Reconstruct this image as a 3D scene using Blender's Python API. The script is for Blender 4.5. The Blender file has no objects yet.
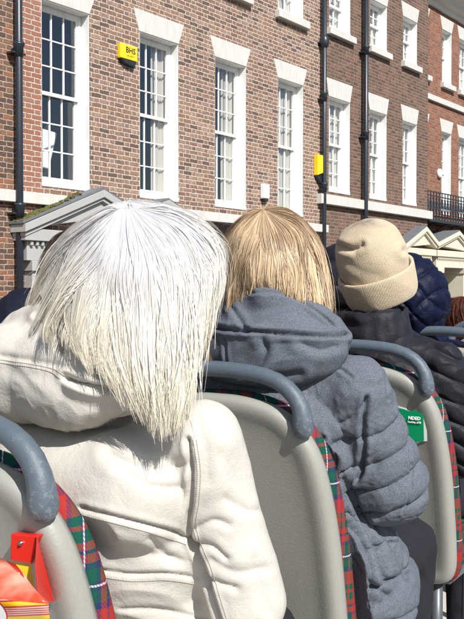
import bpy, bmesh, math, random
import numpy as np
from mathutils import Vector, Matrix, noise
random.seed(4); RNG = np.random.default_rng(7)
SC = bpy.context.scene; COL = SC.collection
EYE = 3.9                       # camera height above the street
HOR = 290.0; F0 = 900.0         # horizon row and focal length of the sketch (464 x 619)
PITCH = math.atan((309.5-HOR)/F0)
# ------------------------------------------------------------------ helpers
def P(px, py, d):
    """world point seen at px,py at distance d along the view"""
    return Vector(((px-232)/F0*d, d, EYE+(HOR-py)/F0*d))
def toPix(co):
    d = np.maximum(co[:,1], .05)
    return np.stack([232+co[:,0]/d*F0, HOR-(co[:,2]-EYE)/d*F0], 1)
def tag(o, label=None, cat=None, group=None, kind=None):
    if label: o['label'] = label
    if cat: o['category'] = cat
    if group: o['group'] = group
    if kind: o['kind'] = kind
    return o
def empty(name, M=Matrix(), parent=None):
    o = bpy.data.objects.new(name, None); COL.objects.link(o); o.empty_display_size = .1
    if parent: o.parent = parent
    o.matrix_local = M
    return o
class MB:
    def __init__(s): s.v = []; s.f = []; s.sm = []; s.mi = []; s.m = 0
    def add(s, vs, fs, smooth=False):
        b = len(s.v); s.v += [Vector(v) for v in vs]
        for f in fs: s.f.append([b+i for i in f]); s.sm.append(smooth); s.mi.append(s.m)
        return s
    def box(s, x0, x1, y0, y1, z0, z1):
        return s.add([(x0,y0,z0),(x1,y0,z0),(x1,y1,z0),(x0,y1,z0),(x0,y0,z1),(x1,y0,z1),(x1,y1,z1),(x0,y1,z1)],
            [(0,3,2,1),(4,5,6,7),(0,1,5,4),(1,2,6,5),(2,3,7,6),(3,0,4,7)])
    def prism(s, poly, y0, y1):
        """poly in x,z extruded along y (counter-clockwise seen from -y)"""
        n = len(poly)
        return s.add([(x,y0,z) for x,z in poly]+[(x,y1,z) for x,z in poly],
            [list(range(n)), list(range(2*n-1,n-1,-1))]+[(i,i+n,(i+1)%n+n,(i+1)%n) for i in range(n)])
    def extr(s, prof, x0, x1):
        """profile in y,z extruded along x"""
        n = len(prof)
        return s.add([(x0,y,z) for y,z in prof]+[(x1,y,z) for y,z in prof],
            [list(range(n))[::-1], list(range(n,2*n))]+[(i,(i+1)%n,(i+1)%n+n,i+n) for i in range(n)])
    def rings(s, rr, cap=True, closed=True, smooth=True):
        """list of rings (lists of points)"""
        n = len(rr[0]); vs = [p for r in rr for p in r]; fs = []
        for k in range(len(rr)-1):
            for i in range(n if closed else n-1):
                a = k*n+i; b = k*n+(i+1)%n; fs.append((a,b,b+n,a+n))
        if cap: fs += [list(range(n))[::-1], [ (len(rr)-1)*n+i for i in range(n)]]
        return s.add(vs, fs, smooth)
    def tube(s, pts, r, n=10, cap=True):
        pts = [Vector(p) for p in pts]; rr = []
        if not hasattr(r, '__len__'): r = [r]*len(pts)
        up = None
        for i, p in enumerate(pts):
            d = (pts[min(i+1,len(pts)-1)]-pts[max(i-1,0)]).normalized()
            if up is None: up = Vector((0,0,1)) if abs(d.z) < .9 else Vector((1,0,0))
            a = d.cross(up).normalized(); b = a.cross(d).normalized(); up = b
            rr.append([p+a*math.cos(t)*r[i]+b*math.sin(t)*r[i] for t in [2*math.pi*k/n for k in range(n)]])
        return s.rings(rr, cap)
    def caps(s, p0, p1, r0, r1, n=20):
        p0 = Vector(p0); p1 = Vector(p1); d = (p1-p0); L = d.length; d = d/L if L > 1e-6 else Vector((0,0,1))
        pts = []; rs = []
        for k in range(6):
            a = math.pi/2*k/5; pts.append(p0-d*r0*math.cos(a)); rs.append(max(r0*math.sin(a), 1e-4))
        for k in range(6):
            a = math.pi/2*k/5; pts.append(p1+d*r1*math.sin(a)); rs.append(max(r1*math.cos(a), 1e-4))
        q = Vector((0,0,1)).rotation_difference(d)
        X = q @ Vector((1,0,0)); Y = q @ Vector((0,1,0))
        return s.rings([[p+X*math.cos(t)*r+Y*math.sin(t)*r for t in [2*math.pi*k/n for k in range(n)]] for p, r in zip(pts, rs)])
    def ell(s, c, r, rot=None, n=24, m=14):
        c = Vector(c); rr = []
        for k in range(m+1):
            a = math.pi*k/m; ring = []
            for i in range(n):
                t = 2*math.pi*i/n; v = Vector((r[0]*max(math.sin(a),1e-3)*math.cos(t), r[1]*max(math.sin(a),1e-3)*math.sin(t), -r[2]*math.cos(a)))
                if rot is not None: v = rot @ v
                ring.append(c+v)
            rr.append(ring)
        return s.rings(rr)
    def xf(s, M):
        s.v = [M @ v for v in s.v]; return s
    def build(s, name, mat, parent=None, bevel=0, kind=None, seg=1, recalc=True):
        me = bpy.data.meshes.new(name); me.from_pydata(s.v, [], s.f); me.update()
        me.polygons.foreach_set('use_smooth', s.sm)
        for m in (mat if isinstance(mat, (list, tuple)) else [mat]): me.materials.append(m)
        if isinstance(mat, (list, tuple)): me.polygons.foreach_set('material_index', s.mi)
        bm = bmesh.new(); bm.from_mesh(me)
        if recalc: bmesh.ops.recalc_face_normals(bm, faces=bm.faces); bm.to_mesh(me); bm.free()
        o = bpy.data.objects.new(name, me); COL.objects.link(o)
        if parent: o.parent = parent
        if bevel:
            b = o.modifiers.new('bevel', 'BEVEL'); b.width = bevel; b.segments = seg; b.limit_method = 'ANGLE'; b.angle_limit = math.radians(40)
        if kind: o['kind'] = kind
        return o
def npmesh(name, co, faces, mat, parent=None, attrs=None, smooth=True):
    me = bpy.data.meshes.new(name); co = np.asarray(co, np.float32); faces = np.asarray(faces, np.int32)
    k = faces.shape[1]
    me.vertices.add(len(co)); me.vertices.foreach_set('co', co.ravel())
    me.loops.add(faces.size); me.loops.foreach_set('vertex_index', faces.ravel())
    me.polygons.add(len(faces)); me.polygons.foreach_set('loop_start', np.arange(0, faces.size, k, dtype=np.int32))
    me.polygons.foreach_set('loop_total', np.full(len(faces), k, np.int32))
    me.polygons.foreach_set('use_smooth', np.full(len(faces), smooth))
    for a, v in (attrs or {}).items():
        at = me.attributes.new(a, 'FLOAT', 'POINT'); at.data.foreach_set('value', np.asarray(v, np.float32))
    me.materials.append(mat); me.update(calc_edges=True); me.validate()
    o = bpy.data.objects.new(name, me); COL.objects.link(o)
    if parent: o.parent = parent
    return o
# ------------------------------------------------------------------ materials
class NT:
    def __init__(s, name, rough=.6, spec=.4):
        s.mat = bpy.data.materials.new(name); s.mat.use_nodes = True; s.t = s.mat.node_tree
        s.b = s.t.nodes['Principled BSDF']; s.b.inputs['Roughness'].default_value = rough
        s.b.inputs['Specular IOR Level'].default_value = spec
        s.tc = s.t.nodes.new('ShaderNodeTexCoord').outputs['Object']
    def set(s, inp, v):
        if isinstance(v, bpy.types.NodeSocket): s.t.links.new(v, inp)
        elif v is not None:
            if hasattr(v, '__len__') and len(v) == 3 and inp.type == 'RGBA': v = (*v, 1)
            inp.default_value = v
    def m(s, op, a, b=None, c=None, clamp=False):
        n = s.t.nodes.new('ShaderNodeMath'); n.operation = op; n.use_clamp = clamp
        for i, v in enumerate((a, b, c)): s.set(n.inputs[i], v)
        return n.outputs[0]
    def xyz(s, v=None):
        n = s.t.nodes.new('ShaderNodeSeparateXYZ'); s.set(n.inputs[0], v or s.tc); return n.outputs
    def comb(s, x, y, z):
        n = s.t.nodes.new('ShaderNodeCombineXYZ')
        for i, v in enumerate((x, y, z)): s.set(n.inputs[i], v)
        return n.outputs[0]
    def scale(s, v, k):
        n = s.t.nodes.new('ShaderNodeMapping'); s.set(n.inputs[0], v or s.tc); n.inputs['Scale'].default_value = k; return n.outputs[0]
    def noise(s, sc=5, det=4, rough=.5, vec=None, dist=0):
        n = s.t.nodes.new('ShaderNodeTexNoise'); s.set(n.inputs['Vector'], vec or s.tc); n.inputs['Scale'].default_value = sc
        n.inputs['Detail'].default_value = det; n.inputs['Roughness'].default_value = rough; n.inputs['Distortion'].default_value = dist
        return n.outputs['Fac']
    def white(s, vec):
        n = s.t.nodes.new('ShaderNodeTexWhiteNoise'); s.set(n.inputs['Vector'], vec); return n.outputs['Value']
    def voro(s, sc, vec=None, out='Distance', feat='F1'):
        n = s.t.nodes.new('ShaderNodeTexVoronoi'); n.feature = feat; s.set(n.inputs['Vector'], vec or s.tc); n.inputs['Scale'].default_value = sc; return n.outputs[out]
    def ramp(s, f, stops, const=False):
        n = s.t.nodes.new('ShaderNodeValToRGB'); s.set(n.inputs[0], f); r = n.color_ramp
        if const: r.interpolation = 'CONSTANT'
        while len(r.elements) < len(stops): r.elements.new(.5)
        for e, (p, c) in zip(r.elements, stops): e.position = p; e.color = (*c, 1) if len(c) == 3 else c
        return n.outputs[0]
    def g(s, f, a, b):   # map range 0..1 clamp
        n = s.t.nodes.new('ShaderNodeMapRange'); s.set(n.inputs[0], f); n.inputs[1].default_value = a; n.inputs[2].default_value = b; return n.outputs[0]
    def mix(s, f, a, b, mode='MIX'):
        n = s.t.nodes.new('ShaderNodeMix'); n.data_type = 'RGBA'; n.blend_type = mode
        s.set(n.inputs[0], f); s.set(n.inputs[6], a); s.set(n.inputs[7], b); return n.outputs[2]
    def col(s, c): s.set(s.b.inputs['Base Color'], c); return s
    def bump(s, h, dist=.002, st=1.0):
        n = s.t.nodes.new('ShaderNodeBump'); s.set(n.inputs['Height'], h); n.inputs['Distance'].default_value = dist; n.inputs['Strength'].default_value = st
        s.t.links.new(n.outputs[0], s.b.inputs['Normal']); return s
    def done(s): return s.mat
def plain(name, c, rough=.6, var=.12, nsc=8, bump=0, bsc=60, spec=.4, metal=0):
    n = NT(name, rough, spec); f = n.noise(nsc, 5, .6)
    n.col(n.mix(f, [x*(1-var) for x in c], [min(1, x*(1+var)) for x in c])); n.b.inputs['Metallic'].default_value = metal
    if bump: n.bump(n.noise(bsc, 4), bump)
    return n.done()
def brick(name, cols, mortar, dirt=.3, quoin=None, mw=.0078):
    n = NT(name, .9, .2); x, y, z = n.xyz()[:3]
    wob = n.m('MULTIPLY', n.m('SUBTRACT', n.noise(7, 4), .5), .030)
    s0 = n.m('ADD', n.m('ADD', x, y), wob)
    wob2 = n.m('MULTIPLY', n.m('SUBTRACT', n.noise(6, 3, vec=n.scale(None, (1.3, 1.1, 2))), .5), .026)
    zz = n.m('DIVIDE', n.m('ADD', z, wob2), .067); row = n.m('FLOOR', zz); fz = n.m('FRACT', zz)
    per = .302
    s1 = n.m('ADD', s0, n.m('MULTIPLY', n.m('MODULO', row, 2.0), per/2))
    q = n.m('DIVIDE', s1, per); cell = n.m('FLOOR', q); pos = n.m('MULTIPLY', n.m('FRACT', q), per)
    hd = n.m('GREATER_THAN', pos, .2)
    e1 = n.m('MINIMUM', pos, n.m('ABSOLUTE', n.m('SUBTRACT', pos, .2))); e1 = n.m('MINIMUM', e1, n.m('SUBTRACT', per, pos))
    e2 = n.m('MULTIPLY', n.m('MINIMUM', fz, n.m('SUBTRACT', 1.0, fz)), .067)
    e = n.m('MINIMUM', e1, e2)
    rag = n.m('MULTIPLY', n.m('SUBTRACT', n.noise(38, 5, .75), .5), .026)
    e = n.m('ADD', e, rag)
    bm = n.g(e, mw*.35, mw*1.25)     # 1 on brick, 0 in the joint
    rnd = n.white(n.comb(n.m('ADD', n.m('MULTIPLY', cell, 2.0), hd), row, 3.0))
    rnd = n.m('ADD', n.m('MULTIPLY', rnd, .78), n.m('MULTIPLY', hd, .16))
    k = len(cols); bc = n.ramp(rnd, [(i/k, c) for i, c in enumerate(cols)], True)
    bc = n.mix(n.m('MULTIPLY', n.g(n.noise(22, 6, .8), .42, .62), .8), bc, n.mix(.75, bc, (.075, .045, .035)))
    bc = n.mix(n.m('MULTIPLY', n.g(n.noise(30, 6, .75, n.scale(None, (1, 1, 1.7))), .52, .68), .55), bc, n.mix(.6, bc, (.52, .33, .22)))
    big = n.g(n.noise(1.1, 5, .6), .35, .7)
    big2 = n.g(n.noise(4, 6, .75, n.scale(None, (2.5, 2.5, .5))), .5, .75); bc = n.mix(n.m('MULTIPLY', n.m('ADD', big, big2, clamp=True), dirt), bc, (.13, .085, .065))
    if quoin:
        lo, hi = quoin
        a = n.m('MULTIPLY', n.g(x, lo-.01, lo+.01), n.m('SUBTRACT', 1.0, n.g(x, hi-.01, hi+.01)))
        bc = n.mix(n.m('MULTIPLY', a, .75), bc, (.30, .13, .085))
    mc = n.mix(n.noise(14, 4), [c*.75 for c in mortar], mortar)
    mc = n.mix(n.m('MULTIPLY', big2, dirt*.9), mc, (.20, .16, .13)); n.col(n.mix(bm, mc, bc))
    n.bump(n.m('ADD', n.m('MULTIPLY', bm, .7), n.m('MULTIPLY', n.noise(60, 4), .3)), .008)
    return n.done()
M = {}
M['brick1'] = brick('brick_orange', [(.12,.085,.07),(.28,.165,.115),(.33,.20,.14),(.23,.14,.10),(.38,.26,.195),(.27,.185,.145),(.17,.115,.09)], (.66,.57,.49), .4)
M['brick0'] = brick('brick_dark', [(.10,.065,.05),(.17,.10,.07),(.30,.125,.07),(.08,.055,.05),(.23,.13,.085),(.13,.085,.07)], (.47,.36,.28), .25)
M['brick1q'] = brick('brick_orange_red_jamb', [(.12,.085,.07),(.28,.165,.115),(.33,.20,.14),(.23,.14,.10),(.38,.26,.195),(.27,.185,.145),(.17,.115,.09)], (.66,.57,.49), .4, (7.3, 7.875))
M['brick2'] = brick('brick_brown', [(.085,.055,.043),(.15,.09,.066),(.19,.105,.072),(.11,.068,.052),(.22,.135,.10),(.13,.08,.06)], (.30,.235,.19), .45)
M['brick3'] = brick('brick_red', [(.23,.11,.075),(.27,.135,.09),(.21,.10,.07),(.30,.155,.105),(.17,.08,.06)], (.46,.25,.17), .15, mw=.005)
def mk_white(name, c, v=.07, dirt=.35):
    n = NT(name, .45, .4); x, y, z = n.xyz()[:3]
    st = n.g(n.noise(3, 6, .75, n.scale(None, (6, 6, 1.2))), .48, .78)
    base = n.mix(n.noise(5, 4), [q*(1-v) for q in c], c)
    n.col(n.mix(n.m('MULTIPLY', st, dirt), base, (.42, .39, .33))); n.bump(n.noise(90, 3), .0006)
    return n.done()
M['white'] = mk_white('white_paint', (.84,.84,.82))
M['stone'] = mk_white('painted_stone', (.60,.59,.55), .12, .75)
M['cream'] = mk_white('cream_paint', (.66,.60,.48), .1, .5)
M['iron'] = plain('black_iron', (.02,.026,.035), .35, .3, 6, .0008, 80, .5)
M['hoodgrey'] = mk_white('grey_painted_stone', (.40,.40,.39), .15, .5)
M['slate'] = plain('slate', (.13,.14,.15), .7, .35, 9, .004, 25)
M['moss'] = plain('moss', (.10,.10,.03), .95, .5, 30, .01, 60)
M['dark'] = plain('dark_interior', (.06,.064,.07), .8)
M['curtain'] = plain('pale_blind', (.40,.385,.34), .8, .08, 4)
M['yellow'] = plain('yellow_plastic', (.85,.60,.02), .4, .05)
M['door'] = plain('dark_door', (.03,.035,.05), .3)
def mk_glass():
    n = NT('window_glass', .03, .5); t = n.t
    tr = t.nodes.new('ShaderNodeBsdfTransparent'); gl = t.nodes.new('ShaderNodeBsdfGlossy'); gl.inputs['Roughness'].default_value = .02
    gl.inputs['Color'].default_value = (.9,.95,1,1)
    b = t.nodes.new('ShaderNodeBump'); b.inputs['Distance'].default_value = .02; b.inputs['Strength'].default_value = .3
    n.set(b.inputs['Height'], n.noise(1.5, 2)); t.links.new(b.outputs[0], gl.inputs['Normal'])
    fr = t.nodes.new('ShaderNodeLayerWeight'); fr.inputs[0].default_value = .5
    mx = t.nodes.new('ShaderNodeMixShader'); f = n.m('ADD', n.m('MULTIPLY', n.m('POWER', fr.outputs['Facing'], 3.0), .75), .12)
    t.links.new(f, mx.inputs[0]); t.links.new(tr.outputs[0], mx.inputs[1]); t.links.new(gl.outputs[0], mx.inputs[2])
    t.links.new(mx.outputs[0], t.nodes['Material Output'].inputs[0]); return n.done()
M['glass'] = mk_glass()
# ------------------------------------------------------------------ camera, light
cam = bpy.data.cameras.new('camera'); co = bpy.data.objects.new('camera', cam); COL.objects.link(co)
co.location = (0, 0, EYE); co.rotation_euler = (math.pi/2-PITCH, 0, 0)
cam.sensor_fit = 'VERTICAL'; cam.sensor_height = 24; cam.lens = F0/619*24; cam.clip_end = 2000; cam.clip_start = .05
SC.camera = co
sun_dir = Vector((.467, -.884, 0)).normalized(); EL = math.radians(41)
S3 = Vector((sun_dir.x*math.cos(EL), sun_dir.y*math.cos(EL), math.sin(EL)))
sl = bpy.data.lights.new('sun', 'SUN'); sl.energy = 4.3; sl.angle = math.radians(.5); sl.color = (1, .972, .935)
so = bpy.data.objects.new('sun', sl); COL.objects.link(so); so.rotation_euler = S3.to_track_quat('Z', 'Y').to_euler()
w = bpy.data.worlds.new('World'); SC.world = w; w.use_nodes = True
sky = w.node_tree.nodes.new('ShaderNodeTexSky'); sky.sky_type = 'NISHITA'; sky.sun_disc = False
sky.sun_elevation = EL; sky.sun_rotation = math.atan2(S3.x, S3.y); sky.dust_density = 1.2
w.node_tree.links.new(sky.outputs[0], w.node_tree.nodes['Background'].inputs[0]); w.node_tree.nodes['Background'].inputs[1].default_value = .075
SC.view_settings.view_transform = 'Standard'; SC.view_settings.look = 'None'; SC.view_settings.gamma = 1; SC.view_settings.exposure = .6
SC.render.engine = 'CYCLES'; SC.cycles.max_bounces = 6; SC.cycles.diffuse_bounces = 3; SC.cycles.glossy_bounces = 3; SC.cycles.transparent_max_bounces = 12
# ------------------------------------------------------------------ street
TH = math.atan2(914-232, F0); SN, CS = math.sin(TH), math.cos(TH)
def facM(D): return Matrix.Translation((-CS*D, SN*D, 0)) @ Matrix.Rotation(math.pi/2-TH, 4, 'Z')
def fs(px, D):
    u = (px-232)/F0; return D*(u*SN+CS)/(SN-u*CS)
def fz(px, py, D): return EYE+(HOR-py)/F0*D/(SN-(px-232)/F0*CS)
D1 = 9.07
FM = facM(D1)
g = MB().add([(-900,-900,0),(900,-900,0),(900,900,0),(-900,900,0)], [(0,1,2,3)])
asph = NT('asphalt', .9); asph.col(asph.mix(asph.noise(3, 6, .7), (.045,.045,.047), (.075,.073,.07))); asph.bump(asph.noise(150, 3), .006); asph = asph.done()
g.build('ground', asph, kind='structure')
pv = NT('paving', .85); px_, py_, pz_ = pv.xyz()[:3]
br = pv.t.nodes.new('ShaderNodeTexBrick'); pv.set(br.inputs['Vector'], pv.tc); br.inputs['Scale'].default_value = 1.4; br.inputs['Color1'].default_value = (.27,.25,.22,1); br.inputs['Color2'].default_value = (.33,.31,.27,1)
br.inputs['Mortar'].default_value = (.12,.11,.1,1); br.inputs['Mortar Size'].default_value = .012; pv.col(br.outputs[0]); pv = pv.done()
pav = MB().box(-20, 60, -2.2, 12, .004, .13).build('pavement', pv, kind='structure'); pav.matrix_world = FM
M['kerb'] = plain('kerb_stone', (.36,.34,.31), .8)
k = MB().box(-20, 60, -2.36, -2.204, .004, .135).build('kerb', M['kerb'], kind='structure', bevel=.01); k.matrix_world = FM
ln = MB().add([(-20,-2.6,.008),(60,-2.6,.008),(60,-2.5,.008),(-20,-2.5,.008)], [(0,1,2,3)]).build('road_marking', M['yellow'], kind='structure'); ln.matrix_world = FM
# ---- a terraced house: wall with openings
DEP = .15
def wall_holes(mb, x0, x1, z0, z1, holes, th=.34):
    """front face at y=0 with rectangular holes; reveals handled by the windows"""
    xs = sorted({x0, x1, *[h[0] for h in holes], *[h[1] for h in holes]}); zs = sorted({z0, z1, *[h[2] for h in holes], *[h[3] for h in holes]})
    for i in range(len(xs)-1):
        for j in range(len(zs)-1):
            cx = (xs[i]+xs[i+1])/2; cz = (zs[j]+zs[j+1])/2
            if any(h[0] < cx < h[1] and h[2] < cz < h[3] for h in holes): continue
            mb.add([(xs[i],0,zs[j]),(xs[i+1],0,zs[j]),(xs[i+1],0,zs[j+1]),(xs[i],0,zs[j+1])], [(0,1,2,3)])
    for a, b, c, d in holes:
        mb.add([(a,0,c),(b,0,c),(b,0,d),(a,0,d),(a,th,c),(b,th,c),(b,th,d),(a,th,d)], [(0,4,5,1),(1,5,6,2),(2,6,7,3),(3,7,4,0)])
    mb.add([(x0,0,z0),(x0,9,z0),(x0,9,z1),(x0,0,z1)], [(0,3,2,1)]); mb.add([(x1,0,z0),(x1,9,z0),(x1,9,z1),(x1,0,z1)], [(0,1,2,3)])
    mb.add([(x0,9,z0),(x1,9,z0),(x1,9,z1),(x0,9,z1)], [(0,3,2,1)])
def window(house, a, b, c, d, rows=(3,3), cols=3, cur=.55, sill=True, lint=.32, flare=.13, openup=0):
    """sash window in the opening a..b, c..d"""
    g_ = .004
    f = MB(); t = .012; y1 = .23
    f.box(a+g_, a+t, .003, y1, c+g_, d-g_); f.box(b-t, b-g_, .003, y1, c+g_, d-g_); f.box(a+t, b-t, .003, y1, d-t, d-g_)
    f.box(a+t, b-t, -.012, y1, c+g_, c+.07)                       # painted reveal and foot
    fw = .055; a1, b1, c1, d1 = a+t, b-t, c+.07, d-t
    f.box(a1, a1+fw, DEP, y1, c1, d1); f.box(b1-fw, b1, DEP, y1, c1, d1); f.box(a1+fw, b1-fw, DEP, y1, d1-.05, d1); f.box(a1+fw, b1-fw, DEP-.02, y1, c1, c1+.045)
    W = f.build('window', M['white'], house, bevel=.004)
    a2, b2, c2, d2 = a1+fw, b1-fw, c1+.045, d1-.05; zm = (c2+d2)/2
    for (z0, z1, yy, r, up) in ((zm, d2, DEP+.012, rows[0], 0), (c2, zm+.045, DEP+.05, rows[1], openup)):
        s = MB(); q = .034; z0 += up; z1 += up
        s.box(a2, a2+q, yy, yy+.035, z0, z1); s.box(b2-q, b2, yy, yy+.035, z0, z1)
        s.box(a2+q, b2-q, yy, yy+.035, z1-q, z1); s.box(a2+q, b2-q, yy-.006, yy+.035, z0, z0+q+.012)
        for i in range(1, cols):
            x = a2+q+(b2-a2-2*q)*i/cols; s.box(x-.008, x+.008, yy+.004, yy+.03, z0+q+.012, z1-q)
        for j in range(1, r):
            z = z0+q+(z1-z0-2*q)*j/r; s.box(a2+q, b2-q, yy+.006, yy+.028, z-.008, z+.008)
        s.build('sash', M['white'], W)
        MB().add([(a2+q,yy+.018,z0+q),(b2-q,yy+.018,z0+q),(b2-q,yy+.018,z1-q),(a2+q,yy+.018,z1-q)], [(0,1,2,3)]).build('glass', M['glass'], W, recalc=False)
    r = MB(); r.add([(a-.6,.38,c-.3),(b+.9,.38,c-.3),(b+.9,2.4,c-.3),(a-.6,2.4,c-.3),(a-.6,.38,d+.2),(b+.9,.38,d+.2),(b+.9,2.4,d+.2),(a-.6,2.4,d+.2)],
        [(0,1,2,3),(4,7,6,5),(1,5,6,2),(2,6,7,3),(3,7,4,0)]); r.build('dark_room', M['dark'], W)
    if cur:
        n = 26; x0 = b2-(b2-a2)*cur; cm = []
        for i in range(n):
            x = x0+(b2+.06-x0)*i/(n-1); y = DEP+.112+.018*math.sin(i*1.9+a*7)+.012*math.sin(i*.7+a*3); cm.append((x, y))
        mm = MB(); mm.add([(x,y,c2-.02) for x, y in cm]+[(x,y,d2+.02) for x, y in cm], [(i,i+1,n+i+1,n+i) for i in range(n-1)], True); mm.build('curtain', M['curtain'], W)
    if lint:
        MB().prism([(a,d),(b,d),(b+flare,d+lint),(a-flare,d+lint)], -.004, .1).build('lintel', M['stone'], house, bevel=.005)
    if sill:
        MB().box(a-.09, b+.09, -.10, .1, c-.13, c+.002).build('sill', M['stone'], house, bevel=.008)
    return W
def house(name, label, x0, x1, D, mat, wins, top=12.2, floors=1):
    h = empty(name, facM(D)); tag(h, label, 'house')
    holes = [wn[:4] for wn in wins]; mb = MB(); wall_holes(mb, x0, x1, 0, top, holes); mb.build('wall', mat, h)
    for wn in wins: window(h, *wn[:4], **(wn[4] if len(wn) > 4 else {}))
    rf = MB().extr([(-.15,top),(-.15,top+.12),(4.5,top+3.4),(9.1,top+.12),(9.1,top)], x0, x1).build('roof', M['slate'], h)
    ch = MB().box(x1-.9, x1-.2, 3.6, 5, top+2.3, top+4.4)
    for i in range(3): ch.tube([(x1-.55, 3.9+i*.4, top+4.35), (x1-.55, 3.9+i*.4, top+4.8)], [.12,.1], 10)
    ch.build('chimney', mat, rf)
    return h
E = EYE
# first house on the left (only its edge shows)
xp1 = fs(20.5, D1); xp2 = fs(325, D1); xe2 = fs(427, D1)
h0 = house('brick_house', 'dark brown brick house at the left edge, left of the first black drainpipe', -6, xp1, D1-.003, M['brick0'],
    [(x, x+.87, E+1.35, E+3.78, dict(sill=False)) for x in (-4.2, -1.2, 2.0, 5.0)]+[(x, x+.87, E+4.93, E+6.8) for x in (-4.2, -1.2, 2.0, 5.0)])
MB().box(-6, xp1-.002, -.085, .05, E+1.10, E+1.25).build('sill_band', M['stone'], h0, bevel=.008)
W1 = [(7.87, 8.73), (9.73, 10.61), (11.51, 12.37), (13.32, 14.16)]
wins = [(a, b, E+1.35, E+3.78, dict(sill=False, cur=c)) for (a, b), c in zip(W1, (0, .42, .45, .6))]
wins += [(a, b, E+4.95, E+6.7, {}) for a, b in W1]
h1 = house('brick_house', 'orange brick house with four tall white sash windows, behind the white haired woman', xp1, xp2, D1, M['brick1q'], wins)
MB().box(xp1, xp2-.002, -.085, .05, E+1.10, E+1.25).build('sill_band', M['stone'], h1, bevel=.008)
W2 = [(fs(327.5,D1)+.03, fs(349.5,D1)), (fs(369,D1), fs(386,D1)), (fs(402,D1), fs(416,D1))]
wins = [(a, b, E+1.9, E+3.75, dict(sill=False, cur=.75, flare=.1, lint=.35)) for a, b in W2]+[(a, b, E+5.05, E+6.05, dict(cur=.75, flare=.1, rows=(2,2))) for a, b in W2]
h2 = house('brick_house', 'darker brown brick house with three windows per floor between two tall black drainpipes', xp2, xe2, D1-.004, M['brick2'], wins)
MB().box(xp2-.3, xe2+.06, -.11, .05, E+1.64, E+1.83).build('sill_band', M['stone'], h2, bevel=.01)
D3 = 9.57
W3 = [(fs(426.5,D3)-.75, fs(426.5,D3)), (fs(441,D3), fs(450.5,D3)), (fs(458,D3), fs(458,D3)+.85), (fs(458,D3)+2, fs(458,D3)+2.8)]
k3 = D3/D1
wins = [(a, b, E+1.9, E+3.8*k3, dict(sill=False, cur=.4)) for a, b in W3]+[(a, b, E+4.96*k3, E+6.24*k3, dict(rows=(2,2))) for a, b in W3]
h3 = house('brick_house', 'bright red brick house set back at the right edge with black balcony and white cornice', xe2, fs(458,D3)+6, D3, M['brick3'], wins, top=E+7.0*k3)
x3 = fs(458,D3)+6
MB().box(xe2, x3, -.07, .05, E+4.42*k3, E+4.56*k3).build('string_course', M['stone'], h3, bevel=.01)
cn = MB().extr([(.1,E+6.62*k3),(-.06,E+6.62*k3),(-.09,E+6.72*k3),(-.22,E+6.78*k3),(-.26,E+6.86*k3),(-.42,E+6.93*k3),(-.46,E+7.03*k3),(.1,E+7.06*k3)], xe2, x3)
cn.build('cornice', M['stone'], h3)
# gutter bay with pale blue glazing above the cornice
dm = MB().box(xe2+1.0, xe2+4.5, .3, 3.6, E+7.06*k3, E+8.6*k3); dr = dm.build('dormer', M['white'], h3)
MB().box(xe2+1.25, xe2+2.2, .28, .29, E+7.3*k3, E+8.3*k3).build('dormer_window', plain('blue_glazing', (.25,.42,.6), .1, .1), dr)
# ---- doorcases
def doorcase(hs, xa, xl, xr, out, za, zl, zr, mat, name='doorcase', moss=False, zt=None):
    """gabled hood: apex xa, eaves xl/xr"""
    th = .07
    pr = MB(); zb = min(zl, zr)-.0
    pr.prism([(xl+.08,zl-.02),(xr-.08,zr-.02) ,(xa,za-.12)], -out+.09, -.002)
    pr.box(xl+.04, xr-.04, -out+.05, -.002, zb-.17, zb-.02)
    pr.box(xl+.12, xr-.12, -out+.12, -.002, zb-.42, zb-.17)
    n = int((xr-xl-.3)/.09)
    for i in range(n): pr.box(xl+.15+i*.09, xl+.19+i*.09, -out+.075, -out+.12, zb-.23, zb-.17)
    for x in (xl+.22, xr-.5):
        pr.box(x, x+.28, -out+.14, -.002, .13, zb-.55); pr.box(x-.03, x+.31, -out+.1, -.002, zb-.55, zb-.42); pr.box(x-.03, x+.31, -out+.1, -.002, .13, .5)
    d = pr.build(name, mat, hs, bevel=.006)
    rk = MB()
    for (ex, ez) in ((xl, zl), (xr, zr)):
        s = 1 if ex < xa else -1
        rk.prism([(ex,ez-.07),(xa,za-.10),(xa,za),(ex,ez+.03)], -out, -.002)
        rk.prism([(ex+s*.03,ez-.12),(xa,za-.15),(xa,za-.1),(ex+s*.03,ez-.07)], -out+.035, -.002)
    rk.build('pediment_moulding', mat, d, bevel=.004)
    sl_ = MB()
    for (ex, ez) in ((xl, zl), (xr, zr)):
        s = 1 if ex < xa else -1
        sl_.prism([(ex-s*.02,ez+.035),(xa,za+.004),(xa,za+.03),(ex-s*.02,ez+.065)], -out+.02, -.002)
    sl_.build('hood_roof', M['slate'], d)
    if moss:
        mm = MB(); 
        for i in range(1000):
            t = random.random()**1.6*(.7+.3*math.sin(i*.37)); x = xl+(xa-xl)*t*.8; z = zl+(za-zl)*t*.8+.065; y = -random.uniform(.01, out-.04)*(1-.3*t)
            r = random.uniform(.004, .022)*random.uniform(.4, 1.2); mm.ell((x,y+random.uniform(-.01,.01),z+random.uniform(-.004,.006)), (r*1.2,r*1.2,r*.8), n=6, m=4)
        mm.build('moss', M['moss'], d)
    MB().box(xl+.5, xr-.5, -.03, -.003, .13, zb-.62).build('door', M['door'], d, bevel=.004)
    return d
sA = fs(105, D1-.3); sL = fs(26, D1-.3); sB = fs(170, D1-.3)
doorcase(h1, sA, sL, (sA+sB)/2, .3, E+1.36, E+.79, E+1.08, M['hoodgrey'], moss=True)
doorcase(h1, sB, (sA+sB)/2+.004, sB+.9, .3, E+1.33, E+1.08, E+.95, M['hoodgrey'])
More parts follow.
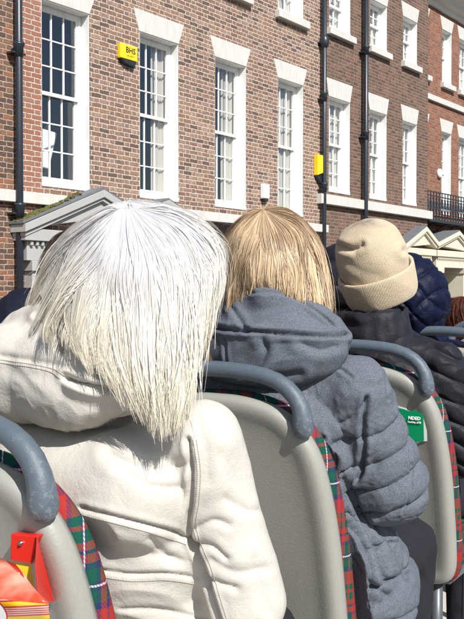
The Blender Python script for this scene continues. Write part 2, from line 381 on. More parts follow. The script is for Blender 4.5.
DQ = D1-.3; zz3 = fz(427, 227, DQ); zv = fz(406, 246, DQ)
doorcase(h2, fs(427, DQ), fs(406, DQ), xe2-.003, .3, zz3, zv, zv+.12, M['cream'])
doorcase(h3, fs(460, DQ), xe2+.003, fs(460, DQ)+1.05, D3-DQ, zz3, zv+.12, zv, M['cream'])
MB().box(fs(400,D1), xe2-.001, -.02, .04, .13, zv-.3).build('stucco_base', M['cream'], h2)
MB().box(xe2+.003, x3, -.02, .04, .13, zv-.3).build('stucco_base', M['cream'], h3)
# balcony of cast iron
def balcony():
    b = MB(); z0 = E+1.66; z1 = E+2.32; y = -.5; x0 = xe2+.02; x1 = x3-1
    b.box(x0, x1, y-.03, 0-.003, z0-.05, z0)
    for z in (z1, z1-.1, z0+.06): b.box(x0, x1, y-.014, y+.014, z-.012, z+.012)
    n = int((x1-x0)/.16)
    for i in range(n+1):
        x = x0+(x1-x0)*i/n; b.box(x-.009, x+.009, y-.009, y+.009, z0, z1)
        if i < n:
            xm = x+.08
            for cz, r in ((z0+.2,.055),(z0+.33,.05),(z0+.46,.05)):
                b.tube([(xm+r*math.cos(t), y, cz+r*math.sin(t)) for t in [2*math.pi*k/10 for k in range(11)]], .008, 5)
            b.tube([(x,y,z0+.1),(xm,y,z0+.3),(x+.16,y,z0+.5)], .007, 5); b.tube([(x+.16,y,z0+.1),(xm,y,z0+.3),(x,y,z0+.5)], .007, 5)
    for i in range(0, n, 4):
        x = x0+(x1-x0)*i/n
        b.tube([(x,-.02,z0-.4),(x,-.1,z0-.22),(x,-.3,z0-.08),(x,-.46,z0-.06)], .015, 6)
        b.tube([(x+.0,-.2+.07*math.cos(t),z0-.15+.07*math.sin(t)) for t in [2*math.pi*k/10 for k in range(11)]], .009, 5)
    return b.build('balcony', M['iron'], h3)
balcony()
# ---- drainpipes
def pipe(px, r, z0, z1, label, joints, off=.11, elbow=None):
    s = fs(px, D1-off); t = empty('drainpipe', facM(D1) @ Matrix.Translation((s, -off, 0))); tag(t, label, 'drainpipe')
    MB().tube([(0,0,z0),(0,0,z1)], r, 14).build('pipe', M['iron'], t)
    for z in joints:
        MB().tube([(0,0,z-.09),(0,0,z+.03),(0,0,z+.06),(0,0,z+.085)], [r*1.18,r*1.25,r*1.6,r*1.6], 14).build('socket', M['iron'], t)
        MB().box(-r*2.2, r*2.2, -.01, off-.002, z-.055, z-.03).build('bracket', M['iron'], t, bevel=.003)
    return t
pipe(20, .047, .13, 12, 'thick black drainpipe left of the open window, between dark and orange brick', [E+3.0, E+1.0, E+5.2], .12)
p2 = pipe(324, .042, .13, 12, 'black drainpipe beside the yellow box, left of the darker house', [fz(324,45,D1), fz(324,100,D1), E+1.95], .1)
ss = MB().ell((0,0,0), (.09,.09,.14)).build('hopper', M['iron'], p2); ss.location.z = fz(324, 46, D1)
pipe(365.4, .048, .13, 12, 'black drainpipe between the first and second windows of the darker house', [fz(365,55,D1), fz(365,138,D1), fz(365,20,D1)+.9], .12)
# ---- alarm boxes
def text(s, size, mat, parent, Mx, name='lettering', ext=.0006, bold=True, align='CENTER'):
    c = bpy.data.curves.new(name, 'FONT'); c.body = s; c.size = size; c.extrude = ext; c.align_x = align; c.align_y = 'CENTER'
    if bold: c.offset = size*.022
    c.resolution_u = 2
    o = bpy.data.objects.new(name, c); COL.objects.link(o)
    me = bpy.data.meshes.new_from_object(o.evaluated_get(bpy.context.evaluated_depsgraph_get())); bpy.data.objects.remove(o)
    o = bpy.data.objects.new(name, me); COL.objects.link(o); me.materials.append(mat)
    o.parent = parent; o.matrix_local = Mx; return o
RX = Matrix.Rotation(math.pi/2, 4, 'X')
M['ink'] = plain('black_ink', (.03,.025,.02), .6); M['wht'] = plain('white_print', (.85,.85,.85), .6, .02)
sa = fs(126, D1); za = fz(126, 56, D1)
al = empty('alarm_box', FM @ Matrix.Translation((sa, 0, za))); tag(al, 'wide yellow alarm box with black letters on orange brick between first two windows', 'alarm box')
MB().box(-.175, .175, -.075, -.002, -.085, .125).build('cover', M['yellow'], al, bevel=.012, seg=2)
MB().prism([(-.16,-.087),(-.07,-.15),(.12,-.175),(.17,-.087)], -.07, -.002).build('sounder', M['iron'], al, bevel=.01)
text('BHS', .115, M['ink'], al, Matrix.Translation((.03,-.0765,.045)) @ RX); text('SECURITY', .034, M['ink'], al, Matrix.Translation((.03,-.0765,-.035)) @ RX, bold=False)
sa = fs(317, D1); za = fz(317, 166, D1)
al = empty('alarm_box', FM @ Matrix.Translation((sa, 0, za))); tag(al, 'tall narrow yellow alarm box on the brick just left of a black drainpipe', 'alarm box')
MB().prism([(-.13,-.20),(.13,-.12),(.13,.19),(-.13,.19)], -.1, -.002).build('cover', M['yellow'], al, bevel=.01, seg=2)
MB().prism([(-.13,-.203),(0.02,-.34),(.1,-.34),(.13,-.125)], -.07, -.002).build('sounder', M['iron'], al, bevel=.008)
sa = fs(262.5, D1); za = fz(262.5, 193, D1)
al = empty('wall_sensor', FM @ Matrix.Translation((sa, 0, za))); tag(al, 'small white box on the brick between the third and fourth windows', 'wall sensor')
MB().box(-.085, .085, -.1, -.002, -.11, .14).build('case', M['white'], al, bevel=.02, seg=3)
MB().box(-.05, .05, -.09, -.01, -.15, -.112).build('lens', M['ink'], al, bevel=.004)
sa = fs(438, D3); za = fz(438, 174, D3)
al = empty('bell_box', facM(D3) @ Matrix.Translation((sa, 0, za))); tag(al, 'round white bell box on red brick above the balcony', 'bell box')
MB().tube([(0,-.002,0),(0,-.05,0),(0,-.075,0)], [.12,.12,.08], 20).build('cover', M['white'], al)
# office things behind the first window
M['plastic'] = plain('office_plastic', (.62,.64,.65), .4)
mo = empty('computer_monitor', FM @ Matrix.Translation((8.25, .62, E+1.62)) @ Matrix.Rotation(-.5, 4, 'Z')); tag(mo, 'white computer monitor seen from behind through the lower pane of the first window', 'monitor')
MB().box(-.2, .2, -.02, .03, .1, .62).build('screen_back', M['plastic'], mo, bevel=.01).rotation_euler = (0, .22, 0)
MB().box(-.12, .12, -.08, .1, -.03, 0).box(-.03, .03, 0, .03, 0, .2).build('stand', M['plastic'], mo, bevel=.005)
pt = empty('printer', FM @ Matrix.Translation((8.5, .66, E+1.36))); tag(pt, 'grey office printer on the sill inside the first window', 'printer')
MB().box(-.25, .22, -.15, .2, 0, .2).box(-.2, .18, -.19, -.15, .03, .06).build('case', M['plastic'], pt, bevel=.015)
# ------------------------------------------------------------------ the bus
BA = math.atan2(800-232, F0)                       # heading of the bus
R_ = Vector((math.cos(BA), -math.sin(BA), 0)); F_ = Vector((math.sin(BA), math.cos(BA), 0)); UP = Vector((0,0,1))
def frame(o): 
    return Matrix(((R_.x, F_.x, 0, o[0]), (R_.y, F_.y, 0, o[1]), (0, 0, 1, o[2]), (0, 0, 0, 1)))
FLOOR = EYE-1.2
FOOT0 = Vector((-.238, 1.19, 0)); STEP = F_*.70
def seatpos(row, left=False):
    p = FOOT0+STEP*row-R_*.20
    if row == 0: p = p+Vector((-.02,.0,0))
    if left: p = p-R_*.56
    return Vector((p.x, p.y, FLOOR+.013*(row-1)))
def mk_shell():
    n = NT('seat_shell_plastic', .38, .5)
    sc = n.g(n.noise(30, 6, .8, n.scale(None, (3, 3, .35))), .56, .72); b = n.mix(n.noise(4, 4), (.26,.262,.235), (.305,.305,.27))
    b = n.mix(n.m('MULTIPLY', sc, .45), b, (.22,.21,.19)); b = n.mix(n.m('MULTIPLY', n.g(n.noise(7, 6, .75), .6, .8), .5), b, (.30,.28,.24))
    n.col(b); n.set(n.b.inputs['Roughness'], n.m('ADD', .32, n.m('MULTIPLY', n.noise(25, 4), .3))); n.bump(n.noise(220, 2), .0004); return n.done()
M['shell'] = mk_shell()
def mk_handle():
    n = NT('worn_grab_handle', .33, .5)
    b = n.mix(n.noise(9, 4), (.07,.092,.115), (.095,.122,.15))
    x, y, z = n.xyz()[:3]; low = n.m('SUBTRACT', 1.0, n.g(z, .90, .985))
    wn = n.m('ADD', n.noise(60, 6, .8), n.m('MULTIPLY', low, .2)); b = n.mix(n.m('MULTIPLY', n.g(wn, .60, .74), .5), b, (.30,.32,.33))
    n.col(b); n.bump(n.noise(70, 5, .7), .0012); n.set(n.b.inputs['Roughness'], n.m('ADD', .32, n.m('MULTIPLY', n.noise(30, 4), .3))); return n.done()
M['handle'] = mk_handle()
def mk_tartan():
    n = NT('tartan_moquette', .95, .1); x, y, z = n.xyz()[:3]; u = n.m('ADD', x, y); v = z
    def st(c, off):
        f = n.m('FRACT', n.m('ADD', n.m('DIVIDE', c, .155), off)); R=(.31,.030,.026); G=(.010,.075,.05); B=(.022,.035,.09); W=(.7,.7,.62)
        return n.ramp(f, [(0,B),(.06,G),(.17,B),(.20,W),(.222,B),(.25,G),(.36,B),(.42,R),(.50,B),(.53,R),(.60,G),(.70,R),(.74,G),(.82,R)], True)
    a = st(u, .36); b = st(v, .0)
    tw = n.m('GREATER_THAN', n.m('FRACT', n.m('MULTIPLY', n.m('ADD', u, v), 170)), .5)
    cc = n.mix(tw, a, b); c2 = n.mix(.5, a, b); n.col(n.mix(.55, cc, c2)); n.bump(n.m('ADD', tw, n.noise(600, 2)), .0008); return n.done()
M['tartan'] = mk_tartan()
M['steel'] = plain('painted_steel', (.10,.11,.12), .4, .1, metal=.3)
M['screw'] = plain('screw_metal', (.5,.5,.5), .3, metal=1)
OUT = [(.0,.982),(.05,.981),(.10,.974),(.145,.960),(.18,.936),(.207,.905),(.226,.865),(.238,.81),(.246,.74),(.250,.66),(.250,.56),(.248,.46),(.241,.40),(.218,.365),(.17,.352),(.08,.35),(0,.35)]
def outline():
    r = OUT; l = [(-x, z) for x, z in OUT[1:-1]][::-1]
    pts = r+l; out = []
    n = len(pts)
    for i in range(n):      # catmull, 3 pieces
        p0, p1, p2, p3 = [Vector(pts[(i+k-1) % n]) for k in range(4)]
        for t in (0, .34, .67):
            out.append(.5*((2*p1)+(p2-p0)*t+(2*p0-5*p1+4*p2-p3)*t*t+(3*p1-p0-3*p2+p3)*t**3))
    return out
OL = outline(); CX, CZ = 0, .66
def inset(d):
    n = len(OL); res = []
    for i in range(n):
        a = OL[i-1]; b = OL[(i+1) % n]; t = (b-a).normalized(); nn = Vector((-t.y, t.x)); p = OL[i]
        if (Vector((CX,CZ))-p).dot(nn) < 0: nn = -nn
        res.append(p+nn*d)
    return res
def back_bend(x, y, z):   # recline and slight dish
    h = .92-z; yy = y+math.sin(math.radians(12))*h
    return (x, yy, .92-h*math.cos(math.radians(12)))
def ringset(prof):
    rr = []
    for d, y in prof: rr.append([back_bend(p.x, y, p.y) for p in inset(d)])
    return rr
def scale_rings(base, y, ks):
    return [[back_bend(CX+(p.x-CX)*k, y+dy, CZ+(p.y-CZ)*k) for p in base] for k, dy in ks]
def make_seat():
    s = empty('bus_seat'); 
    m = MB(); rr = ringset([(.001,.036),(-.001,.026),(.001,.014),(.006,.005),(.014,0),(.024,-.001),(.034,.0),(.044,.003),(.054,.005)])
    rr += scale_rings(inset(.054), .005, [(.93,.0015),(.8,.003),(.5,.004),(.2,.004),(.01,.004)])
    rr = [ringset([(.03,.036)])[0]]+rr
    m.rings(rr, cap=False); m.build('seat_shell', M['shell'], s)
    c = MB(); rr = scale_rings(inset(.02), .03, [(.02,0),(.6,0)])+ringset([(.02,.03),(.004,.034),(-.004,.040),(-.007,.050),(-.006,.062),(.004,.074),(.02,.080)])+scale_rings(inset(.03), .082, [(.9,.006),(.5,.004),(.02,0)])
    c.rings(rr, cap=False); c.build('back_cushion', M['tartan'], s)
    h = MB(); half = [(.204,.906,.010),(.204,.913,.018),(.204,.924,.0215),(.203,.938,.0208),(.202,.951,.0195),(.198,.966,.0182),(.186,.986,.0176),(.168,1.003,.0173),(.145,1.016,.017),(.115,1.025,.017),(.08,1.030,.017),(.04,1.033,.017)]
    path = half+[(0,1.034,.017)]+[(-x,z,r) for x,z,r in half[::-1]]
    h.tube([(x, .004 if z > .95 else .004+.016*(.95-z)/.09*.5, z) for x, z, r in path], [r for *_, r in path], 16)
    h.build('grab_handle', M['handle'], s)
    q = MB(); prof = [(.17,.40),(.165,.47),(.19,.495),(.46,.475),(.52,.455),(.535,.42),(.52,.40)]
    q.extr(prof, -.235, .235); q.build('seat_cushion', M['tartan'], s, bevel=.02, seg=3)
    b = MB(); b.box(-.225, .225, .16, .5, .36, .398); b.build('seat_pan', M['steel'], s, bevel=.01)
    for x in (-.18, .18):
        MB().tube([(x,.16,.37),(x,.16,.02)], .017).tube([(x,.45,.37),(x,.42,.02)], .017).box(x-.03, x+.03, .1, .5, .003, .02).build('leg', M['steel'], s)
    return s
rows = [(0,0),(1,0),(2,0),(3,0),(4,0),(1,1),(2,1),(3,1),(4,1)]
slab = {(0,0):'nearest bus seat, with the red flyer box, its grey shell at the lower left corner', (1,0):'bus seat in the centre, directly in front of the white jacket', (2,0):'bus seat with a torn green sticker, behind the man in the beanie',
 (3,0):'bus seat whose blue grey grab handle shows right of the man in the beanie', (4,0):'farthest bus seat, its grab handle beside the navy coat at the right edge', (1,1):'bus seat hidden behind the white haired woman, left of the centre seat',
 (2,1):'bus seat in front of the woman in the grey jacket, left of the stickered seat', (3,1):'bus seat hidden in front of the beanie wearer, under the black puffer coat', (4,1):'bus seat in the farthest row, beyond the black hood'}
seat0 = make_seat(); seats = {}
for rw in rows:
    if rw == (0,0): s = seat0
    else:
        s = seat0.copy(); COL.objects.link(s)
        for ch in list(seat0.children):
            c = ch.copy(); COL.objects.link(c); c.parent = s
    s.matrix_world = frame(seatpos(*rw)); tag(s, slab[rw], 'seat', 'tartan seats on the upper deck'); seats[rw] = s
# sticker on seat (2,0)
M['green'] = plain('green_vinyl', (.0,.33,.13), .35, .06)
def on_seat(rw, px, py, off=-.004):
    """local point of the seat back seen at px,py"""
    Mi = frame(seatpos(*rw)).inverted(); o = Mi @ Vector((0,0,EYE)); d = (Mi @ P(px, py, 1.0))-o
    t = 0
    for _ in range(30):
        p = o+d*t; h = .92-p.z; ysurf = .0085+math.tan(math.radians(12))*max(h,0)
        t += (ysurf+off-p.y)/d.y
    return o+d*t
st = empty('sticker', frame(seatpos(2,0))); tag(st, 'torn green sticker with white lettering on the shell behind the man in the beanie', 'sticker')
def sheet(pts, th=.0008):
    v = [Vector(p) for p in pts]; n = len(v); o = Vector((0,-th,0)); return MB().add(v+[q+o for q in v], [list(range(n)), list(range(2*n-1,n-1,-1))]+[(i,(i+1)%n,(i+1)%n+n,i+n) for i in range(n)])
sheet([on_seat((2,0), *q, -.006) for q in ((396,405),(403.5,407.6),(407,408.6),(408,410.5),(424.6,415),(425.3,417),(427.5,418.5),(427.8,441.5),(422,442),(417,444),(396,448))]).build('backing', M['wht'], st)
sheet([on_seat((2,0), *q, -.0072) for q in ((396,407.5),(404,409.3),(410,411.4),(415,410.5),(424,414.8),(424.9,441),(419,442.2),(415,445.5),(412,443),(396,446))]).build('print', M['green'], st)
pa = on_seat((2,0), 400, 417, -.0085); pb = on_seat((2,0), 420, 420, -.0085)
Mt = Matrix.Translation(on_seat((2,0), 421.2, 419.2, -.0094)) @ Matrix.Rotation(math.radians(-10), 4, 'X') @ RX
text('NDED', .0125, M['wht'], st, Mt, align='RIGHT')
text('TRAVEL SITE', .0068, M['wht'], st, Matrix.Translation(on_seat((2,0), 421.6, 423.3, -.0092)) @ Matrix.Rotation(math.radians(-10), 4, 'X') @ RX, align='RIGHT')
# red flyer holder on the nearest seat
M['redp'] = plain('red_plastic', (.62,.02,.01), .22, .08)
def mk_flyer():
    n = NT('flyer_print', .25, .5); x, y, z = n.xyz()[:3]
    v = n.m('DIVIDE', n.m('ADD', y, n.m('MULTIPLY', x, .16)), .024); f = n.m('FRACT', v)
    base = n.mix(n.g(n.noise(14, 3, .5), .42, .62), (.66,.07,.03), (.74,.38,.27))
    lines = n.m('MULTIPLY', n.m('GREATER_THAN', n.m('FRACT', n.m('MULTIPLY', f, 7.0)), .55), n.m('GREATER_THAN', f, .45))
    c = n.mix(n.m('MULTIPLY', lines, .85), (.62,.05,.035), (.85,.75,.72))
    band = n.m('MULTIPLY', n.m('GREATER_THAN', f, .12), n.m('LESS_THAN', f, .40)); c = n.mix(band, c, (.85,.62,.02))
    low = n.m('LESS_THAN', y, .080); edge = n.m('LESS_THAN', x, .052); c = n.mix(edge, (.62,.05,.035), c)
    n.col(n.mix(low, base, c)); return n.done()
fh = empty('flyer_holder', frame(seatpos(0,0))); tag(fh, 'red plastic flyer holder screwed to the nearest seat shell', 'flyer holder')
def Q(px, py, off): return on_seat((0,0), px, py, off)
a, b, c, d = Q(9,537,-.012), Q(35,538,-.014), Q(47,590,-.014), Q(9,600,-.012)
out = Vector((0,-.03,0)); hm = MB()
tl, tr, br_, bl = Q(9,535,-.02), Q(36,537,-.02), Q(50,596,-.02), Q(9,575,-.02)
o2 = Vector((0,.014,0))
hm.add([tl, tr, Q(31,566,-.034), Q(9,562,-.034), tl+o2, tr+o2, Q(31,566,-.006), Q(9,562,-.006)], [(0,1,2,3),(4,7,6,5),(0,4,5,1),(1,5,6,2),(2,6,7,3),(3,7,4,0)])
hm.add([tr+Vector((0,-.003,0)), Q(33,566,-.052), Q(36,604,-.085), Q(52,604,-.01), Q(36,539,-.006)], [(0,1,2,3,4)])
hm.add([tr+Vector((.002,-.003,0)), Q(33.5,566,-.050), Q(37,604,-.083), Q(53,604,-.008), Q(37,539,-.004)], [(4,3,2,1,0)])
hm.build('holder', M['redp'], fh, bevel=.002, seg=2)
MB().add([Q(9,563,-.03), Q(30,567,-.03), Q(33,590,-.04), Q(9,590,-.04)], [(0,1,2,3)]).add([Q(9,563,-.029), Q(30,567,-.029), Q(33,590,-.039), Q(9,590,-.039)], [(3,2,1,0)]).build('leaflet_top', M['yellow'], fh)
sc = MB().tube([Q(19.5,544.5,-.020), Q(19.5,544.5,-.0275)], [.0042,.003], 14); sc.build('screw', M['screw'], fh)
# the flyer itself: a curled glossy leaflet leaning out of the holder
fl = empty('flyer', frame(seatpos(0,0))); tag(fl, 'glossy red and yellow leaflet curling out of the red holder at the lower left', 'leaflet')
n1, n2 = 14, 12; g2 = []
A, B, C_, D_ = Q(-30,548,-.05), Q(30,578,-.07), Q(-30,640,-.10), Q(60,640,-.09)
A = Q(-40,540,-.06); B = Q(14,566,-.06); E1 = Q(58,600,-.10); E0 = Q(-40,585,-.11); G1 = Q(56,645,-.085); G0 = Q(-40,650,-.10)
vs = []; 
for j in range(n2+1):
    t = j/n2
    for i in range(n1+1):
        u = i/n1
        if t < .5: L = A.lerp(E0, t*2); Rr = B.lerp(E1, (t*2)**.8)
        else: L = E0.lerp(G0, t*2-1); Rr = E1.lerp(G1, t*2-1)
        p = L.lerp(Rr, u); p = p+Vector((0,-.012*math.sin(math.pi*t)*1.5-.004*math.sin(u*3),0)); vs.append(p)
# local frame of the sheet for the print: x from the right edge, y up from the bottom
fm = MB(); fm.add(vs, [(j*(n1+1)+i, j*(n1+1)+i+1, (j+1)*(n1+1)+i+1, (j+1)*(n1+1)+i) for j in range(n2) for i in range(n1)], True)
ex = (E1-E0).normalized(); ey = (E0.lerp(E1,.8)-G0.lerp(G1,.8)).normalized(); ez = ex.cross(ey).normalized(); ey = ez.cross(ex).normalized()
LM = Matrix(((-ex.x, ey.x, ez.x, G1.x), (-ex.y, ey.y, ez.y, G1.y), (-ex.z, ey.z, ez.z, G1.z), (0,0,0,1)))
if LM.determinant() < 0: LM = Matrix(((-ex.x, ey.x, -ez.x, G1.x), (-ex.y, ey.y, -ez.y, G1.y), (-ex.z, ey.z, -ez.z, G1.z), (0,0,0,1)))
LMi = LM.inverted(); fm.xf(LMi); fo = fm.build('sheet', mk_flyer(), fl, recalc=False); fo.matrix_local = LM
sd = fo.modifiers.new('thickness', 'SOLIDIFY'); sd.thickness = .0015; sd.offset = 0
ctr = Q(-8, 612, -.135); ny = (Matrix.Identity(3) @ ez)
if ny.y > 0: ny = -ny
def disc(r, off, mat, nm):
    pts = [ctr+ny*off+(ex*math.cos(t)+ey*math.sin(t))*r for t in [2*math.pi*k/40 for k in range(40)]]
    MB().add(pts, [list(range(40))]).add([p+ny*.0006 for p in pts], [list(range(40))[::-1]]).build(nm, mat, fl)
disc(.0205, 0, M['redp'], 'round_badge_ring'); disc(.0195, .001, M['wht'], 'round_badge')
# deck, sides and body of the bus
bus = empty('open_top_bus', frame(seatpos(0,0))); tag(bus, 'open top bus whose upper deck carries the passengers and tartan seats', 'bus')
fl_ = NT('deck_floor', .7); fl_.col(fl_.mix(fl_.noise(6, 5, .7), (.50,.48,.44), (.62,.60,.55))); fl_.bump(fl_.noise(200, 2), .0006)
x0b, x1b = -1.0, 1.75
MB().box(x0b, x1b, -4, 5.2, -.12, -.016).build('deck', fl_.done(), bus)
busred = plain('bus_paint', (.45,.02,.02), .2, .04); busgrey = plain('bus_lining', (.42,.43,.43), .5, .06)
for x, s in ((x0b, 1), (x1b, -1)):
    MB().box(min(x, x+s*.05), max(x, x+s*.05), -4, 5.2, -.0155, .62).build('side_panel', busgrey, bus, bevel=.01)
    MB().tube([(x+s*.025,-3.95,.66),(x+s*.025,5.15,.66)], .018).build('side_rail', M['steel'], bus)
MB().box(x0b, x1b, 5.2, 5.26, -.1, .62).build('front_panel', busgrey, bus)
body = MB().box(x0b-.004, x1b+.004, -4.0, 5.3, -FLOOR+.42, -.121).build('body', busred, bus, bevel=.05)
for y in (-2.6, 3.6):
    for x in (x0b-.01, x1b-.27):
        w_ = MB().tube([(x,y,-FLOOR+.48),(x+.28,y,-FLOOR+.48)], .47, 28).build('wheel', plain('tyre', (.02,.02,.02), .8), bus)
for y in (-3, -1.4, .2, 1.8):
    MB().box(x0b-.02, x0b-.0045, y, y+1.4, -1.3, -.5).build('window', plain('tinted_glass', (.03,.04,.05), .05), bus)
# ------------------------------------------------------------------ people
def fuse(mb, voxel=.006, smooth=6, fac=.5):
    me = bpy.data.meshes.new('tmp'); me.from_pydata(mb.v, [], mb.f)
    bm = bmesh.new(); bm.from_mesh(me); bmesh.ops.recalc_face_normals(bm, faces=bm.faces); bm.to_mesh(me); bm.free()
    o = bpy.data.objects.new('tmp', me); COL.objects.link(o)
    r = o.modifiers.new('r', 'REMESH'); r.mode = 'VOXEL'; r.voxel_size = voxel
    if smooth: q = o.modifiers.new('s', 'SMOOTH'); q.factor = fac; q.iterations = smooth
    m2 = bpy.data.meshes.new_from_object(o.evaluated_get(bpy.context.evaluated_depsgraph_get()))
    bpy.data.objects.remove(o); return m2
def arr(me):
    n = len(me.vertices); c = np.empty(n*3, np.float32); me.vertices.foreach_get('co', c)
    nn = np.empty(n*3, np.float32); me.vertex_normals.foreach_get('vector', nn); return c.reshape(-1,3).astype(float), nn.reshape(-1,3).astype(float)
def pdist(P2, poly):
    best = np.full(len(P2), 1e9); poly = np.array(poly, float)
    for a, b in zip(poly[:-1], poly[1:]):
        ab = b-a; t = np.clip(((P2-a)@ab)/(ab@ab+1e-9), 0, 1); best = np.minimum(best, np.linalg.norm(P2-(a+t[:,None]*ab), axis=1))
    return best
def smoothpoly(pl, k=5):
    pts = [Vector(p) for p in pl]
    if len(pts) < 3: return pl
    out = []
    for i in range(len(pts)-1):
        p0, p1, p2, p3 = pts[max(i-1,0)], pts[i], pts[i+1], pts[min(i+2,len(pts)-1)]
        for j in range(k):
            t = j/k; out.append(tuple(.5*((2*p1)+(p2-p0)*t+(2*p0-5*p1+4*p2-p3)*t*t+(3*p1-p0-3*p2+p3)*t**3)))
    return out+[tuple(pts[-1])]
def facing(co, no):
    v = co-np.array([0,0,EYE]); v /= np.linalg.norm(v, axis=1)[:,None]; return np.clip(-(v*no).sum(1)*2.5, 0, 1)
def sculpt(co, no, lines):
    """press folds into the cloth: (polyline, half width px, depth m, raised lip m)"""
    px = toPix(co); f = facing(co, no); d = np.zeros(len(co))
    for pl, w_, dep, lip in lines:
        q = np.array(pl); m = 7*w_; k = np.where((f > 0) & (px[:,0] > q[:,0].min()-m) & (px[:,0] < q[:,0].max()+m) & (px[:,1] > q[:,1].min()-m) & (px[:,1] < q[:,1].max()+m))[0]
        if not len(k): continue
        r = pdist(px[k], smoothpoly(pl)); d[k] -= dep*np.exp(-np.abs(r/w_)**1.35)*f[k]
        if lip: d[k] += lip*np.exp(-((r-2.6*w_)/(1.8*w_))**2)*f[k]
    return co+no*d[:,None]
_pr = np.random.default_rng(11); _perm = np.concatenate([_pr.permutation(256)]*3); _gr = _pr.normal(0, 1, (256, 3)); _gr /= np.linalg.norm(_gr, axis=1)[:,None]
def nz(co, sc, seed=0, ridged=False, an=(1,1,1)):
    p = np.asarray(co)*np.array(an)*sc+np.array([seed*3.1, seed*1.7, seed*5.3])+100.0; i = np.floor(p).astype(int); f = p-i; u = f*f*f*(f*(f*6-15)+10); out = 0
    for dx in (0,1):
        for dy in (0,1):
            for dz in (0,1):
                h = _perm[_perm[_perm[(i[:,0]+dx) & 255]+((i[:,1]+dy) & 255)]+((i[:,2]+dz) & 255)]
                w_ = (u[:,0] if dx else 1-u[:,0])*(u[:,1] if dy else 1-u[:,1])*(u[:,2] if dz else 1-u[:,2])
                out = out+w_*(_gr[h]*(f-np.array([dx,dy,dz]))).sum(1)
    out = out*1.3
    return 1-2*np.abs(out) if ridged else out
def crumple(co, no, amp, sc, seed=0, an=(1,1,1), warp=.05):
    w1 = nz(co, sc*.5, seed+9)[:,None]; c2 = co+w1*warp
    return co+no*(amp*(nz(c2, sc, seed, True, an)-.5)+amp*.4*nz(co, sc*2.3, seed+3))[:,None]
def dense(me):
    o = bpy.data.objects.new('tmp', me); COL.objects.link(o); q = o.modifiers.new('s', 'SUBSURF'); q.levels = 1
    m2 = bpy.data.meshes.new_from_object(o.evaluated_get(bpy.context.evaluated_depsgraph_get())); bpy.data.objects.remove(o); bpy.data.meshes.remove(me); return m2
def rest(c, row, gap=.098):
    """the back of a coat presses against its seat instead of passing through it"""
    Ms = np.array(frame(seatpos(*row))); Mi = np.linalg.inv(Ms); l = c@Mi[:3,:3].T+Mi[:3,3]
    thr = gap+math.tan(math.radians(12))*(.92-l[:,2]); thr = thr-.30*smask(np.abs(l[:,0]), .235, .52)-.12*smask(l[:,2], .84, 1.06); k = (l[:,2] > .30) & (l[:,2] < 1.1) & (l[:,1] < thr) & (l[:,1] > -.12)
    l[k,1] = thr[k]+(l[k,1]-thr[k])*.03; return l@Ms[:3,:3].T+Ms[:3,3]
def upd(me, c):
    me.vertices.foreach_set('co', np.asarray(c, np.float32).ravel()); me.update(); return arr(me)
def smask(x, a, b): t = np.clip((x-a)/(b-a), 0, 1); return t*t*(3-2*t)
def finish(me, name, mat, parent, sub=1, co=None):
    if co is not None: me.vertices.foreach_set('co', np.asarray(co, np.float32).ravel()); me.update()
    me.name = name; me.materials.clear(); me.materials.append(mat); me.polygons.foreach_set('use_smooth', [True]*len(me.polygons))
    o = bpy.data.objects.new(name, me); COL.objects.link(o)
    if parent: o.parent = parent; o.matrix_parent_inverse = parent.matrix_world.inverted()
    if sub: s = o.modifiers.new('subdivision', 'SUBSURF'); s.levels = 0; s.render_levels = sub
    return o
from mathutils.bvhtree import BVHTree
def stitches(o, lines, mat, parent, r=.0006, dash=.0045, gap=.0025, name='stitching', lift=.0004):
    me = o.data; bv = BVHTree.FromPolygons([v.co.copy() for v in me.vertices], [tuple(p.vertices) for p in me.polygons]); E0 = Vector((0,0,EYE)); mb = MB()
    for pl in lines:
        mb = MB(); pts = []
        for q in smoothpoly(pl, 14):
            h = bv.ray_cast(E0, (P(q[0], q[1], 1.0)-E0).normalized())
            if h[0] is not None: pts.append(h[0]+h[1]*lift*(1 if h[1].dot(E0-h[0]) > 0 else -1))
        for a, b in zip(pts[:-1], pts[1:]):
            L = (b-a).length
            if L > .05 or L < 1e-5: continue
            t = 0
            while t < L:
                p0 = a.lerp(b, t/L); p1 = a.lerp(b, min(1, (t+dash)/L)); mb.tube([p0, p1], r, 5); t += dash+gap
        if mb.v: q = mb.build(name, mat, None, recalc=False); q.parent = parent; q.matrix_parent_inverse = parent.matrix_world.inverted()
def mk_skin(): 
    n = NT('skin', .5, .4); n.col(n.mix(n.noise(12, 4), (.52,.27,.19), (.62,.36,.27))); n.b.inputs['Subsurface Weight'].default_value = .08; n.b.inputs['Subsurface Radius'].default_value = (.01,.004,.002); return n.done()
M['skin'] = mk_skin()
def cloth(name, c1, c2, rough=.85, fine=900, bump=.0004, wr=.0, sheen=0, spec=.2, wsc=28):
    n = NT(name, rough, spec); f = n.g(n.noise(fine, 2, .6), .3, .7); f2 = n.noise(5, 4)
    c = n.mix(f, c1, c2); n.col(n.mix(n.m('MULTIPLY', f2, .25), c, [q*.8 for q in c1]))
    h = n.noise(fine*.8, 2)
    if wr:
        h = n.m('ADD', n.m('MULTIPLY', h, bump), n.m('MULTIPLY', n.m('ADD', n.noise(wsc, 5, .6, dist=1.2), n.m('MULTIPLY', n.noise(wsc*3, 3), .3)), wr)); n.bump(h, 1.0)
    else: n.bump(h, bump)
    n.b.inputs['Sheen Weight'].default_value = sheen; return n.done()
M['trouser'] = cloth('dark_trouser_cloth', (.012,.012,.016), (.025,.025,.032)); M['shoe'] = plain('shoe_leather', (.03,.025,.02), .4); M['eye'] = plain('eye_white', (.75,.75,.72), .1, .02)
class Per: pass
